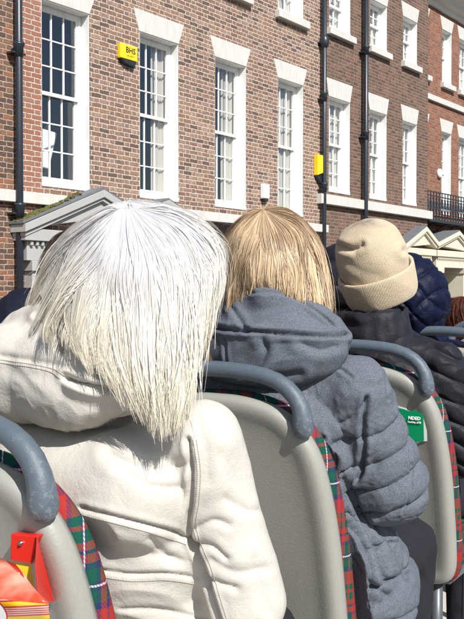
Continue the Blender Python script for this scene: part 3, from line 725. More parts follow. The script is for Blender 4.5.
def person(label, Hp, N, HC, SL=None, SR=None, EL_=None, ER=None, WL=None, WR=None, trouser=None, group='passengers on the upper deck', spread=.12, row=None):
    """seated figure; joints in world space, missing ones derived from the seat's heading"""
    p = Per(); p.H, p.N, p.HC = Hp, N, HC
    p.SL = SL or N-R_*.19-UP*.06; p.SR = SR or N+R_*.19-UP*.06
    p.EL = EL_ or p.SL-R_*.05-UP*.27+F_*.06; p.ER = ER or p.SR+R_*.05-UP*.27+F_*.06
    p.WL = WL or Vector((Hp.x,Hp.y,p.EL.z))-R_*.10+F_*.27-UP*.04; p.WR = WR or Vector((Hp.x,Hp.y,p.ER.z))+R_*.10+F_*.27-UP*.04
    root = empty('person', Matrix.Translation(Vector((Hp.x, Hp.y, FLOOR)))); tag(root, label, 'person', group); p.root = root
    bpy.context.view_layer.update()
    Hd = (HC-N).normalized()
    b = MB(); Rm = Matrix((R_, F_, UP)).transposed()   # columns
    b.ell(HC+UP*.015-F_*.01, (.073,.092,.10), Rm); b.ell(HC-UP*.055+F_*.035, (.052,.055,.062), Rm); b.ell(HC+UP*.045+F_*.045, (.058,.045,.05), Rm)
    b.caps(HC+F_*.092-UP*.0, HC+F_*.104-UP*.032, .010, .015, 12); b.caps(HC+F_*.082-UP*.062-R_*.016, HC+F_*.082-UP*.062+R_*.016, .009, .009, 10); b.ell(HC+F_*.066-UP*.10, (.026,.022,.02), Rm)
    for s in (-1, 1): b.ell(HC+R_*.074*s-UP*.008, (.010,.020,.031), Rm); b.ell(HC+F_*.076+R_*.035*s-UP*.018, (.022,.02,.018), Rm)
    b.caps(HC-UP*.07-F_*.015, N-F_*.005, .05, .058); b.caps(N, N-UP*.12, .06, .12); b.caps(N-UP*.18-R_*.05, N-UP*.18+R_*.05, .105, .105); b.caps(N-UP*.32, Hp, .105, .11); b.caps(Hp-R_*.07, Hp+R_*.07, .11, .11)
    for s, S, El, Wr in ((-1, p.SL, p.EL, p.WL), (1, p.SR, p.ER, p.WR)):
        b.caps(N-UP*.04, S, .05, .05); b.caps(S, El, .048, .040); b.caps(El, Wr, .040, .027)
        d = (Wr-El).normalized(); side = d.cross(UP).normalized(); dn = side.cross(d)
        if dn.z > 0: dn = -dn
        pc = Wr+d*.045; b.caps(Wr+d*.01, Wr+d*.03, .026, .027); 
        for k in range(4):
            q = (k-1.5)*.019; L = (.036,.042,.039,.030)[k]; r0 = .0095
            b.caps(Wr+d*.025+side*q*.7, Wr+d*.085+side*q, .014, r0+.001, 12)
            k1 = Wr+d*(.085+L)+side*q*1.08+dn*.008; b.caps(Wr+d*.085+side*q, k1, r0, r0*.92, 10); b.caps(k1, k1+d*L*.5+dn*L*.7, r0*.92, r0*.78, 10)
        ts = side*(-s) if side.dot(R_) > 0 else side*s
        t1 = Wr+d*.035+ts*.035+dn*.008; b.caps(Wr+d*.02+ts*.015, t1, .015, .012, 10); b.caps(t1, t1+d*.032+ts*.012+dn*.006, .011, .009, 10)
    kn = []; 
    for s in (-1, 1):
        k = Hp+R_*spread*s+F_*.45+UP*.005; a = Vector((k.x, k.y, FLOOR+.10))+F_*.0-F_*.04; h = Hp+R_*.09*s; kn.append((h, k, a))
        b.caps(h, k, .082, .055); b.caps(k, a, .052, .036); b.caps(a-UP*.04, a-UP*.055+F_*.13, .036, .026)
    me = fuse(b, .0062, 2); c, no = arr(me)
    if row: c = rest(c, row, .15)
    finish(me, 'body', M['skin'], root, 0, c)
    for s in (-1, 1):
        e = MB().ell(HC+F_*.088+R_*.033*s+UP*.004, (.011,.011,.011), n=12, m=8); finish(_m(e), 'eye', M['eye'], root, 0)
    t = MB()
    t.caps(Hp-R_*.07+UP*.03, Hp+R_*.07+UP*.03, .135, .135)
    for h, k, a in kn: t.caps(h, k, .10, .072); t.caps(k, a, .070, .055)
    me = fuse(t, .012, 5); c, no = arr(me); c = crumple(c, no, .006, 14, 4)
    if row: c = rest(c, row, .104)
    finish(me, 'trousers', trouser or M['trouser'], root, 1, c)
    sh = MB()
    for h, k, a in kn: sh.caps(a-UP*.045, a-UP*.055+F_*.15, .046, .038); sh.caps(a-UP*.045, a+UP*.02, .045, .05)
    finish(fuse(sh, .009, 3), 'shoes', M['shoe'], root, 1)
    return p
def _m(mb):
    me = bpy.data.meshes.new('m'); me.from_pydata(mb.v, [], mb.f); me.update(); return me
Rm0 = Matrix((R_, F_, UP)).transposed()
# ---- hair
def mk_hair(name, c0, c1, tip, rough=.38, spec=.5, dark=.5, trans=.3):
    n = NT(name, rough, spec); a = n.t.nodes.new('ShaderNodeAttribute'); a.attribute_name = 'shade'; b = n.t.nodes.new('ShaderNodeAttribute'); b.attribute_name = 'along'
    c = n.mix(a.outputs['Fac'], c0, c1); c = n.mix(n.m('MULTIPLY', n.g(b.outputs['Fac'], .25, .95), .75), c, n.mix(a.outputs['Fac'], [q*dark for q in tip], tip)); n.col(c)
    tr = n.t.nodes.new('ShaderNodeBsdfTranslucent'); n.set(tr.inputs[0], c); mx = n.t.nodes.new('ShaderNodeMixShader'); mx.inputs[0].default_value = trans
    n.t.links.new(n.b.outputs[0], mx.inputs[1]); n.t.links.new(tr.outputs[0], mx.inputs[2]); n.t.links.new(mx.outputs[0], n.t.nodes['Material Output'].inputs[0])
    return n.done()
def cat(pts, t):
    """catmull through array pts (K,3) at parameters t in 0..1 (extrapolates)"""
    K = len(pts); u = t*(K-1); i = np.clip(np.floor(u).astype(int), 0, K-2); f = (u-i)[:,None]
    g_ = lambda j: pts[np.clip(j, 0, K-1)]
    p0, p1, p2, p3 = g_(i-1), g_(i), g_(i+1), g_(i+2)
    p0 = np.where((i==0)[:,None], 2*p1-p2, p0); p3 = np.where((i==K-2)[:,None], 2*p2-p1, p3)
    return .5*((2*p1)+(p2-p0)*f+(2*p0-5*p1+4*p2-p3)*f**2+(3*p1-p0-3*p2+p3)*f**3)
def hair(parent, guides, HC, mat, n=5000, rad=.0006, thick=.03, clumps=260, seg=22, seed=1, spread=.35, lenv=.12, fly=.03, jit=.002, part=None, rootspread=1.0, wav=.004, name='hair', base=.3, cr=.5, drift=.35, t0=.16, roll=.3, basemask=None, weights=None):
    rng = np.random.default_rng(seed); G = len(guides)
    Gd = np.array([[np.array(P(*q)) for q in g] for g in guides]); K = Gd.shape[1]
    hc = np.array(HC)
    def sheet(a, t, layer):   # arrays
        i = np.clip(np.floor(a).astype(int), 0, G-2); f = a-i
        ctrl = []
        def gg(j): return Gd[np.clip(j, 0, G-1)]
        p0, p1, p2, p3 = gg(i-1), gg(i), gg(i+1), gg(i+2); ff = f[:,None,None]
        ct = .5*((2*p1)+(p2-p0)*ff+(2*p0-5*p1+4*p2-p3)*ff**2+(3*p1-p0-3*p2+p3)*ff**3)   # (n,K,3)
        u = t*(K-1); k = np.clip(np.floor(u).astype(int), 0, K-2); fr = (u-k)[:,None]; idx = np.arange(len(a))
        def cc(j): return ct[idx, np.clip(j, 0, K-1)]
        q0, q1, q2, q3 = cc(k-1), cc(k), cc(k+1), cc(k+2)
        q0 = np.where((k==0)[:,None], 2*q1-q2, q0); q3 = np.where((k==K-2)[:,None], 2*q2-q1, q3)
        fr = fr; x = .5*((2*q1)+(q2-q0)*fr+(2*q0-5*q1+4*q2-q3)*fr**2+(3*q1-q0-3*q2+q3)*fr**3)
        inn = np.stack([hc[0]-x[:,0], hc[1]-x[:,1], np.clip(hc[2]-x[:,2], -.05, 0)], 1); L = np.linalg.norm(inn, axis=1)[:,None]+1e-6
        grow = (np.clip(t*3.0, .12, 1))[:,None]
        return x+inn/L*(thick*layer)[:,None]*grow
    # strands
    nc = clumps
    ca = rng.uniform(0, G-1, nc*3)
    if weights is not None:
        w_ = np.interp(ca, np.arange(G), weights); ca = ca[rng.uniform(0, max(weights), len(ca)) < w_]
    ca = ca[:nc] if len(ca) >= nc else np.resize(ca, nc); cl = rng.uniform(0, 1, nc)**1.3; clen = 1-lenv*rng.uniform(0, 1, nc)**1.5; csh = rng.uniform(0, 1, nc)
    cph = rng.uniform(0, 6.28, (nc, 3)); cfr = rng.uniform(3, 8, (nc, 3))
    ci = rng.integers(0, nc, n)
    T = np.linspace(0, 1, seg); dA = rng.normal(0, spread, n); lay = np.clip(cl[ci]+rng.normal(0, .12, n), 0, 1.2)
    ln = clen[ci]*(1-rng.uniform(0, lenv*.6, n)); isfly = rng.uniform(0,1,n) < fly
    co = np.empty((n, seg, 3)); fo = np.clip(rng.normal(0, .8, (n, 3)), -1.3, 1.3); jt = rng.normal(0, jit, (n, 3)); fph = rng.uniform(0, 6.28, (n,3))
    T0 = rng.uniform(0, 1, n)**2*t0; dph = rng.uniform(0, 6.28, nc)[ci]; dfr = rng.uniform(2, 5, nc)[ci]
    for k, t in enumerate(T):
        tt = T0+t*(ln-T0); sp = 1.15-.85*t**1.2
        a = np.clip(ca[ci]+dA*sp+drift*(np.sin(dph+dfr*tt)-np.sin(dph))*min(1, t*2), 0, G-1.0001); x = sheet(a, tt, lay)
        c_w = np.stack([np.sin(cph[ci,j]+cfr[ci,j]*tt*1.3) for j in range(3)], 1)*wav*min(1, t*2.2)
        f_ = np.where(isfly[:,None], fo*.012*t**1.5+np.sin(fph+t*5)*.004*t, 0)
        co[:,k] = x+c_w+jt*(.35+.65*min(1,t*3))+f_
    # tubes
    d = np.gradient(co, axis=1); d /= np.linalg.norm(d, axis=2)[...,None]+1e-9
    ow = co-np.stack([np.full(co.shape[:2], hc[0]), np.full(co.shape[:2], hc[1]), np.minimum(co[...,2], hc[2])], -1); ow /= np.linalg.norm(ow, axis=2)[...,None]+1e-9
    s1 = np.cross(d, ow); s1 /= np.linalg.norm(s1, axis=2)[...,None]+1e-9; rl = rng.normal(0, roll, n)[:,None,None]; s1 = s1*np.cos(rl)+np.cross(d, s1)*np.sin(rl)
    taper = (1-.8*np.clip((T-.55)/.45, 0, 1)**1.4)*np.clip(.35+T*5, 0, 1); rr = rad*rng.uniform(.6, 1.4, n)[:,None]*taper[None]
    V = np.stack([co-s1*rr[...,None], co+s1*rr[...,None]], 2)     # n,seg,2,3
    b0 = (np.arange(n)[:,None]*seg+np.arange(seg-1)[None])*2; F = np.stack([b0, b0+1, b0+3, b0+2], -1).reshape(-1, 4)
    sh = np.clip(csh[ci]*cr+rng.uniform(0, 1, n)*(1-cr), 0, 1)
    SH = np.repeat(sh, seg*2); AL = np.tile(np.repeat(T, 2), n); V = V.reshape(-1, 3)
    # closed under layer so that nothing shows between strands
    na, nt_ = 14*(G-1), 26; A, Tt = np.meshgrid(np.linspace(0, G-1.0001, na), np.linspace(0, .74, nt_)); outs = []
    if basemask: Tt = np.where((A > basemask[0]) & (A < basemask[1]), Tt*.62, Tt)
    for ly in (base, base+.35):
        x = sheet(A.ravel(), Tt.ravel(), np.full(A.size, ly)); rip = np.sin(A.ravel()*19+np.sin(Tt.ravel()*5+A.ravel())*1.5)*.0018*np.clip(Tt.ravel()*3,0,1)*.6; x[:,1] += rip; x[:,0] += rip*.5
        outs.append(x)
    vb = len(V); Fb = []
    for L in range(2):
        for j in range(nt_-1):
            q = vb+L*na*nt_+j*na+np.arange(na-1); Fb.append(np.stack([q, q+1, q+1+na, q+na], -1))
    V = np.concatenate([V]+outs); F = np.concatenate([F]+Fb); SH = np.concatenate([SH, np.full(2*na*nt_, .35)]); AL = np.concatenate([AL, np.tile(Tt.ravel(), 2)])
    o = npmesh(name, V, F, mat, None, dict(shade=SH, along=AL)); o.parent = parent; o.matrix_parent_inverse = parent.matrix_world.inverted()
    return o
# ================= the white haired woman
M['w_jacket'] = cloth('off_white_cotton', (.485,.46,.41), (.55,.525,.475), .8, 600, .0004, .0015, spec=.15, wsc=30)
H1 = P(88, 720, 1.42); H1.z = FLOOR+.50; N1 = P(109, 396, 1.42); HC1 = P(148, 290, 1.42)
SR1 = P(203, 440, 1.305); SL1 = P(8, 432, 1.52)
N1 = N1+F_*.02; H1 = H1+F_*.03
pw = person('person with long straight white hair in an off-white hooded jacket, seen from behind', H1, N1, HC1, SL1, SR1,
    ER=P(246, 602, 1.33), EL_=P(-42, 590, 1.55), WR=P(246, 640, 1.55), row=(0,0), spread=.04)
j = MB(); HR = Rm0
back = N1-UP*.18
j.caps(N1-UP*.03, N1-UP*.11, .085, .125, 28)
j.ell(N1-UP*.19+F_*.012, (.195,.150,.21), HR, 32, 20); j.caps(N1-UP*.13-F_*.07-R_*.09, N1-UP*.13-F_*.07+R_*.09, .10, .095, 24); j.ell(N1-UP*.34+F_*.03, (.185,.125,.22), HR, 32, 20); j.ell(H1+UP*.06+F_*.08, (.205,.15,.19), HR, 32, 20)
for S, El, Wr, r in ((SR1, pw.ER, pw.WR, 1), (SL1, pw.EL, pw.WL, 1)):
    j.caps(N1-UP*.07, S, .075, .056); m_ = (S+El)/2
    j.caps(S, m_, .058, .0555); j.caps(m_, El, .0555, .062); j.caps(El, Wr, .062, .045)
me = dense(fuse(j, .0062, 9)); c, no = arr(me)
slv = smask((c-np.array(N1))@np.array(R_), .14, .20)
c0_ = crumple(c, no, .0045, 8, 1, (.7,.7,1.8), .12); c1_ = crumple(c, no, .0035, 8, 2, (1.3,1.3,.8), .12); c = c0_+(c1_-c0_)*slv[:,None]
c, no = upd(me, c)
c = sculpt(c, no, [
    ([(80,509),(110,517),(145,526),(175,534),(190,541)], 2.0, .007, .002), ([(100,572),(130,576),(165,575),(197,580)], 2.0, .004, .001), ([(120,612),(160,612),(205,622)], 2.2, .003, .001),
    ([(188,440),(192,470),(191,500),(188,525),(193,545),(203,570),(212,600),(220,625)], 2.0, .011, .003), ([(196,545),(212,548),(226,560)], 3, .006, .001), ([(195,530),(214,522),(228,526)], 3, .005, .001), ([(200,575),(216,584),(236,590)], 3, .005, .001), ([(150,540),(165,556),(180,562)], 3, .004, .001), ([(120,470),(150,486),(180,488)], 5, .004, .001), ([(190,541),(200,562),(206,590)], 2.5, .012, 0),
    ([(222,455),(240,490),(252,540)], 6, .002, .001), ([(255,560),(262,590),(270,615)], 5, .003, .001),
    ([(110,455),(150,470),(185,465)], 5, .004, .003), ([(60,540),(110,548),(170,560)], 5, .004, .002), ([(226,500),(250,512),(262,510)], 4, .003, .001), ([(212,562),(235,574),(266,570)], 4, .0035, .001),
    ([(198,425),(206,450),(208,480)], 5, .002, .001)])
c = rest(c, (0,0)); jk = finish(me, 'jacket', M['w_jacket'], pw.root, 0, c)
cf = MB().caps(pw.WR-(pw.WR-pw.ER).normalized()*.02, pw.WR+(pw.WR-pw.ER).normalized()*.012, .047, .047)
# hood lying on the back and shoulder
h = MB()
h.ell(P(62,377,1.325), (.128,.058,.078), Rm0, 32, 20); h.ell(P(20,372,1.38), (.10,.062,.078), Rm0, 28, 18); h.ell(P(108,374,1.30), (.085,.050,.062), Rm0, 28, 18)
h.caps(P(60,335,1.38), P(112,345,1.33), .055, .05); h.caps(P(112,345,1.33), P(170,362,1.30), .045, .03); h.caps(P(60,335,1.38), P(30,345,1.46), .055, .06); h.caps(P(85,320,1.42), P(128,335,1.36), .04, .04)
me = dense(fuse(h, .0058, 9)); c, no = arr(me); c = crumple(c, no, .006, 6, 6, (.8,.8,1.8), .14); c = crumple(c, no, .0025, 16, 2, (1,1,1.4), .08)
me.vertices.foreach_set('co', c.astype(np.float32).ravel()); me.update(); c, no = arr(me)
c = sculpt(c, no, [([(38,315),(50,325),(58,337),(62,350)], 2.6, .012, .003), ([(66,378),(82,384),(98,388),(120,389)], 2.4, .018, .004), ([(60,382),(60,400),(52,418)], 7, .004, .001),
    ([(0,356),(28,360),(60,366)], 2.4, .003, .001), ([(96,330),(104,350),(100,372)], 6, .005, .001), ([(70,402),(95,408),(125,404)], 8, .003, .001)])
hd = finish(me, 'hood', M['w_jacket'], jk, 0, c)
M['thread'] = plain('cream_thread', (.40,.375,.33), .8, .05); M['gthread'] = plain('grey_thread', (.09,.10,.12), .8, .05)
stitches(jk, [[(193,440),(197,470),(196,500),(193,525),(198,545),(208,570),(217,600),(224,622)],[(196,440),(200,470),(199,500),(196,525),(201,545),(211,570),(220,600),(227,622)],[(82,516),(112,524),(146,533),(172,541),(186,546)],[(102,579),(132,583),(166,582),(194,586)]], M['thread'], jk)
stitches(hd, [[(0,360),(28,364),(52,369),(64,376)],[(0,363),(28,367),(50,372),(60,379)],[(20,424),(45,430),(75,431),(104,424),(126,412)]], M['thread'], hd)
M['w_hair'] = mk_hair('white_hair', (.70,.70,.72), (.90,.89,.88), (.84,.77,.60), .5, .35, .78, .45)
gw = [
 [(127,209,1.38),(126,205,1.415),(128,203,1.45),(126,212,1.52),(122,230,1.56),(118,250,1.57)],
 [(121,209,1.38),(112,207,1.40),(78,229,1.46),(54,260,1.48),(42,288,1.47),(34,310,1.46)],
 [(119,209,1.38),(104,214,1.38),(70,236,1.42),(48,268,1.42),(34,298,1.40),(24,326,1.37)],
 [(119,209,1.38),(98,223,1.365),(74,250,1.365),(54,290,1.34),(42,320,1.29),(34,340,1.26)],
 [(120,209,1.38),(103,236,1.335),(80,268,1.33),(64,298,1.30),(54,322,1.26),(50,345,1.235)],
 [(122,209,1.38),(110,246,1.315),(96,282,1.305),(86,316,1.27),(82,345,1.235),(88,372,1.215)],
 [(125,209,1.38),(122,254,1.30),(117,298,1.285),(115,340,1.25),(118,380,1.22),(128,412,1.215)],
 [(128,209,1.38),(137,254,1.295),(140,298,1.275),(140,346,1.24),(145,394,1.215),(152,438,1.215)],
 [(131,209,1.38),(154,250,1.30),(163,298,1.27),(166,346,1.235),(169,394,1.21),(169,444,1.20)],
 [(134,209,1.38),(170,240,1.32),(186,288,1.285),(187,336,1.25),(186,384,1.21),(180,434,1.20)],
 [(137,209,1.38),(180,226,1.35),(206,262,1.33),(206,308,1.30),(196,354,1.25),(190,408,1.21)],
 [(139,209,1.38),(170,210,1.38),(212,236,1.39),(221,272,1.37),(208,314,1.33),(196,362,1.29)],
 [(139,209,1.38),(152,207,1.395),(192,218,1.44),(220,246,1.455),(219,278,1.44),(206,308,1.42)],
 [(136,209,1.38),(138,204,1.41),(172,211,1.49),(202,238,1.53),(204,276,1.52),(198,298,1.51)],
 [(129,209,1.38),(129,205,1.415),(130,203,1.45),(130,212,1.52),(130,230,1.56),(128,250,1.57)]]
hair(pw.root, gw, HC1, M['w_hair'], 24000, .00075, .006, 320, 26, 3, .26, .34, .06, .0014, wav=.005, drift=.22, base=.5, cr=.7, t0=.4, weights=[.6,.8,.7,.35,.3,.45,1.5,1.7,1.7,1.5,1.3,1.2,1,.7,.6], basemask=(2.6,5.4))
# ================= the woman in the grey hooded coat
M['g_coat'] = cloth('heather_grey_blue_cloth', (.060,.067,.084), (.180,.200,.235), .92, 620, .0005, .0012, spec=.12, wsc=26)
H2 = Vector((.125, 2.03, FLOOR+.53)); N2 = P(272, 350, 2.02); HC2 = P(274, 284, 2.04)
SR2 = P(355, 391, 1.91); SL2 = P(190, 392, 2.17)
pg = person('person with a blonde bob in a heather grey quilted coat with hood, seen from behind', H2, N2, HC2, SL2, SR2, ER=P(390, 486, 1.95), WR=P(366, 500, 2.16), row=(1,0))
j = MB()
j.caps(N2-UP*.03, N2-UP*.12, .085, .13, 28); j.ell(N2-UP*.20, (.215,.15,.20), Rm0, 32, 20); j.ell(N2-UP*.36+F_*.01, (.20,.155,.20), Rm0, 32, 20)
j.ell(H2+UP*.06+F_*.04, (.245,.20,.19), Rm0, 32, 20); j.ell(H2+F_*.12-UP*.0, (.255,.21,.145), Rm0, 32, 20); j.ell(H2+F_*.08+R_*.02-UP*.03, (.25,.21,.12), Rm0, 32, 20)
for S, El, Wr in ((SR2, pg.ER, pg.WR), (SL2, pg.EL, pg.WL)):
    j.caps(N2-UP*.07, S, .085, .068); m_ = (S+El)/2; j.caps(S, m_, .071, .075); j.caps(m_, El, .075, .083); j.caps(El, Wr, .082, .055)
me = dense(fuse(j, .0062, 8)); c, no = arr(me)
def segd(c, a, b):
    a = np.array(a); b = np.array(b); ab = b-a; t = ((c-a)@ab)/(ab@ab); tc = np.clip(t, 0, 1); return np.linalg.norm(c-(a+tc[:,None]*ab), axis=1), t
def quilt(c, no, N, H, arms, torso_z, arm_t, amp, wid, seed, jit=.012):
    """puffed channels: seams at heights torso_z below the neck and at fractions arm_t down each sleeve"""
    w1 = nz(c, 7, seed)*jit+nz(c, 22, seed+1)*jit*.4
    dm = np.full(len(c), 9.); isarm = np.zeros(len(c), bool); ta = np.zeros(len(c)); La = 1
    for S, El, Wr in arms:
        d1, t1 = segd(c, S, El); d2, t2 = segd(c, El, Wr); L1 = (El-S).length; L2 = (Wr-El).length
        near = (np.minimum(d1, d2) < .115) & (t1 > -.1) & (np.abs((c-np.array(N))@np.array(R_)) > .165)
        s_ = np.where(d1 <= d2, t1*L1, L1+np.clip(t2,0,1.2)*L2); ta = np.where(near, s_, ta); isarm |= near
    z = N.z-c[:,2]+w1; sz = np.full(len(c), 9.)
    for q in torso_z: sz = np.minimum(sz, np.abs(z-q))
    sa = np.full(len(c), 9.)
    for q in arm_t: sa = np.minimum(sa, np.abs(ta+w1-q))
    s_ = np.where(isarm, sa, sz)
    prof = 1-np.exp(-(s_/wid)); pk = nz(c, 26, seed+5, False, (1,1,1))*np.exp(-(s_/(wid*1.6)))
    return c+no*(amp*(prof-.55)+amp*.4*pk)[:,None]
c = quilt(c, no, N2, H2, ((SR2, pg.ER, pg.WR), (SL2, pg.EL, pg.WL)), (.175,.26,.335,.41,.49,.57,.65), (.075,.135,.19,.25,.32,.40), .0130, .008, 3, .010)
c = rest(c, (1,0))
me.vertices.foreach_set('co', c.astype(np.float32).ravel()); me.update(); c, no = arr(me)
c = crumple(c, no, .005, 10, 5, (1,1,1.6), .08); c = crumple(c, no, .0016, 34, 6, (1,1,1.3), .04)
c = sculpt(c, no, [([(367,398),(364,420),(364,445),(362,470),(358,480)], 2.0, .014, .004), ([(300,352),(330,362),(352,378)], 1.3, .004, .002), ([(366,402),(352,418),(340,424)], 2.0, .005, .002),
    ([(378,352),(386,375),(388,400)], 1.2, .003, .002), ([(400,410),(410,450),(412,490),(404,515)], 1.0, .003, .002), ([(345,480),(356,505),(372,540),(385,580)], 3, .010, .005), ([(340,520),(360,540),(372,575),(370,610)], 2.6, .009, .005), ([(376,530),(396,550),(408,580)], 2.6, .007, .004), ([(352,560),(372,585),(392,600)], 2.4, .007, .003), ([(330,430),(336,460),(330,490)], 3, .003, .001)])
c = rest(c, (1,0)); gk = finish(me, 'coat', M['g_coat'], pg.root, 0, c)
gst = [[(319,424),(340,425),(362,427)],[(334,463),(348,465),(361,466)],[(366,402),(378,401),(393,398)],[(365,446),(385,444),(402,440)],[(364,470),(388,471),(412,468)],[(374,493),(400,492),(424,487)],[(392,400),(402,425),(409,455),(411,485),(404,512)],[(352,345),(372,362),(382,385)],[(300,388),(318,400),(334,425),(346,462)]]
h = MB()   # hood: a wide soft bag behind the neck, flap along its opening
h.ell(P(268,347,1.935), (.155,.085,.098), Rm0, 36, 22); h.ell(P(300,352,1.92), (.11,.07,.075), Rm0); h.ell(P(234,348,1.99), (.09,.07,.085), Rm0); h.caps(P(232,318,2.00), P(268,306,1.93), .045, .05); h.caps(P(268,306,1.93), P(316,322,1.90), .05, .042)
h.caps(P(250,303,1.96), P(292,305,1.92), .035, .035); h.caps(P(316,322,1.90), P(338,338,1.93), .04, .034); h.ell(P(262,366,1.95), (.12,.07,.06), Rm0)
me = dense(fuse(h, .0058, 9)); c, no = arr(me); c = crumple(c, no, .007, 9, 8, (1,1,1.4), .08)
me.vertices.foreach_set('co', c.astype(np.float32).ravel()); me.update(); c, no = arr(me)
c = sculpt(c, no, [([(206,326),(230,330),(258,332),(285,334),(312,336),(345,336)], 1.7, .011, .006), ([(214,305),(235,296),(268,292),(295,298),(320,314),(338,330)], 1.2, .004, .002), ([(230,306),(240,320),(246,331)], 2, .004, .003), ([(225,340),(226,360),(232,378)], 1.2, .004, .002), ([(262,340),(266,352),(258,368)], 3, .005, .003), ([(300,342),(320,350),(335,346)], 3.5, .006, .003), ([(240,372),(268,378),(300,374)], 3, .004, .003)])
finish(me, 'hood', M['g_coat'], gk, 0, c)
M['b_hair'] = mk_hair('blonde_hair', (.30,.19,.105), (.90,.72,.49), (.90,.72,.49), .42, .4, .42, .4)
gb = [
 [(263,210,1.985),(263,208,2.01),(264,207,2.04),(262,216,2.11),(260,232,2.14),(258,250,2.15)],
 [(263,210,1.985),(250,212,2.01),(230,232,2.08),(220,260,2.11),(217,285,2.10),(214,305,2.08)],
 [(263,210,1.985),(243,217,1.99),(225,242,2.03),(219,270,2.04),(216,295,2.03),(208,318,2.02)],
 [(263,210,1.985),(242,227,1.965),(232,250,1.96),(228,276,1.96),(226,300,1.96),(222,334,1.98)],
 [(263,210,1.985),(252,234,1.93),(246,256,1.92),(244,280,1.92),(243,300,1.93),(242,336,1.96)],
 [(263,210,1.985),(266,236,1.915),(266,256,1.90),(265,280,1.90),(265,300,1.92),(265,334,1.95)],
 [(263,210,1.985),(281,234,1.92),(286,256,1.895),(287,280,1.89),(287,302,1.90),(288,334,1.93)],
 [(263,210,1.985),(292,228,1.94),(303,250,1.91),(307,280,1.90),(309,305,1.89),(312,334,1.91)],
 [(263,210,1.985),(296,219,1.97),(315,246,1.95),(321,275,1.93),(325,302,1.91),(327,322,1.91)],
 [(263,210,1.985),(290,211,2.00),(316,238,2.03),(326,270,2.00),(330,300,1.98),(330,320,1.97)],
 [(263,210,1.985),(276,208,2.02),(304,226,2.10),(318,262,2.11),(322,295,2.09),(322,320,2.08)],
 [(263,210,1.985),(265,208,2.01),(267,207,2.04),(268,216,2.11),(268,232,2.14),(268,250,2.15)]]
hair(pg.root, gb, HC2, M['b_hair'], 16000, .00085, .006, 220, 20, 5, .2, .10, .05, .0016, wav=.004, cr=.85, drift=.2, base=.5, t0=.4)
hair(pg.root, [[(222,285,2.0),(214,300,1.98),(206,318,1.955),(201,335,1.94),(202,350,1.93),(208,363,1.93)],[(225,287,1.99),(219,300,1.97),(212,318,1.945),(206,335,1.93),(206,350,1.92),(210,362,1.92)]], HC2, M['b_hair'], 500, .0008, .008, 20, 18, 6, .3, .04, .02, .001, name='loose_lock', wav=.001)
# ================= the man in the beanie
def nylon(name, c, rough=.32, wr=.003):
    n = NT(name, rough, .16); n.col(n.mix(n.noise(6, 4), [q*.8 for q in c], [q*1.2 for q in c]))
    h = n.m('ADD', n.m('MULTIPLY', n.noise(30, 5, .6, dist=1.5), wr), n.m('MULTIPLY', n.noise(90, 3), wr*.25)); n.bump(h, 1.0); return n.done()
M['m_puff'] = nylon('dark_plum_nylon', (.017,.017,.022), .52, .0026); M['navy'] = nylon('navy_nylon', (.004,.006,.024), .52, .003); M['black_puff'] = nylon('black_nylon', (.012,.012,.017), .5, .0015); M['navy_cl'] = nylon('dark_navy_cloth', (.008,.010,.022), .7, .004)
M['maroon'] = cloth('maroon_cloth', (.06,.018,.016), (.09,.03,.025))
H3_ = Vector((.43, 2.62, FLOOR+.56)); N3 = P(377, 330, 2.62); HC3 = P(378, 276, 2.64)
SR3 = P(440, 368, 2.53); SL3 = P(322, 362, 2.76)
pm = person('person in a cream ribbed beanie and dark quilted puffer jacket, seen from behind', H3_, N3, HC3, SL3, SR3, ER=P(468, 455, 2.56), row=(2,0))
j = MB(); j.ell(N3-UP*.20, (.22,.15,.21), Rm0, 32, 20); j.ell(N3-UP*.38, (.21,.16,.22), Rm0, 32, 20); j.ell(H3_+UP*.05, (.23,.18,.17), Rm0); j.caps(N3-UP*.02, N3-UP*.12, .10, .14, 28)
for S, El, Wr in ((SR3, pm.ER, pm.WR), (SL3, pm.EL, pm.WL)):
    j.caps(N3-UP*.07, S, .10, .07); j.caps(S, El, .073, .07); j.caps(El, Wr, .068, .05)
me = dense(fuse(j, .0068, 7)); c, no = arr(me)
def chevron(c, no, N, step, slope, amp, wid, seed):
    x = (c-np.array(N))@np.array(R_); z = c[:,2]-N.z+nz(c, 6, seed)*.012; u = z+slope*np.abs(x); f = np.abs((u/step) % 1-.5)*step; s_ = step/2-f
    return c+no*(amp*(1-np.exp(-s_/wid)-.5)+amp*.3*nz(c, 26, seed+2)*np.exp(-s_/(wid*2.5)))[:,None]
c = chevron(c, no, N3, .058, .55, .015, .009, 2); me.vertices.foreach_set('co', c.astype(np.float32).ravel()); me.update(); c, no = arr(me); c = crumple(c, no, .004, 14, 4, (1,1,2), .06); c = rest(c, (2,0))
mk = finish(me, 'jacket', M['m_puff'], pm.root, 0, c)
h = MB()   # stand collar
rr = []
for z, rx, ry in ((-.11,.15,.135),(-.07,.128,.118),(-.045,.118,.110),(-.032,.108,.101),(-.018,.109,.103),(.010,.105,.102),(.026,.096,.094),(.036,.098,.097),(.056,.094,.094),(.064,.086,.086),(.056,.078,.078),(.02,.076,.078),(-.06,.09,.09)):
    rr.append([N3+R_*rx*math.cos(t)+F_*(ry*math.sin(t)-.01)+UP*(z+.010*math.sin(t)) for t in [2*math.pi*k/120 for k in range(120)]])
h.rings(rr, cap=False); me = _m(h); c, no = arr(me); c = sculpt(c, no, [([(343,322),(375,330),(412,326)], 1.4, .008, .004), ([(345,309),(375,314),(410,310)], 1.1, .005, .003)]); c = crumple(c, no, .009, 14, 7, (1,1,1.8), .06); finish(me, 'collar', M['m_puff'], mk, 1, c)
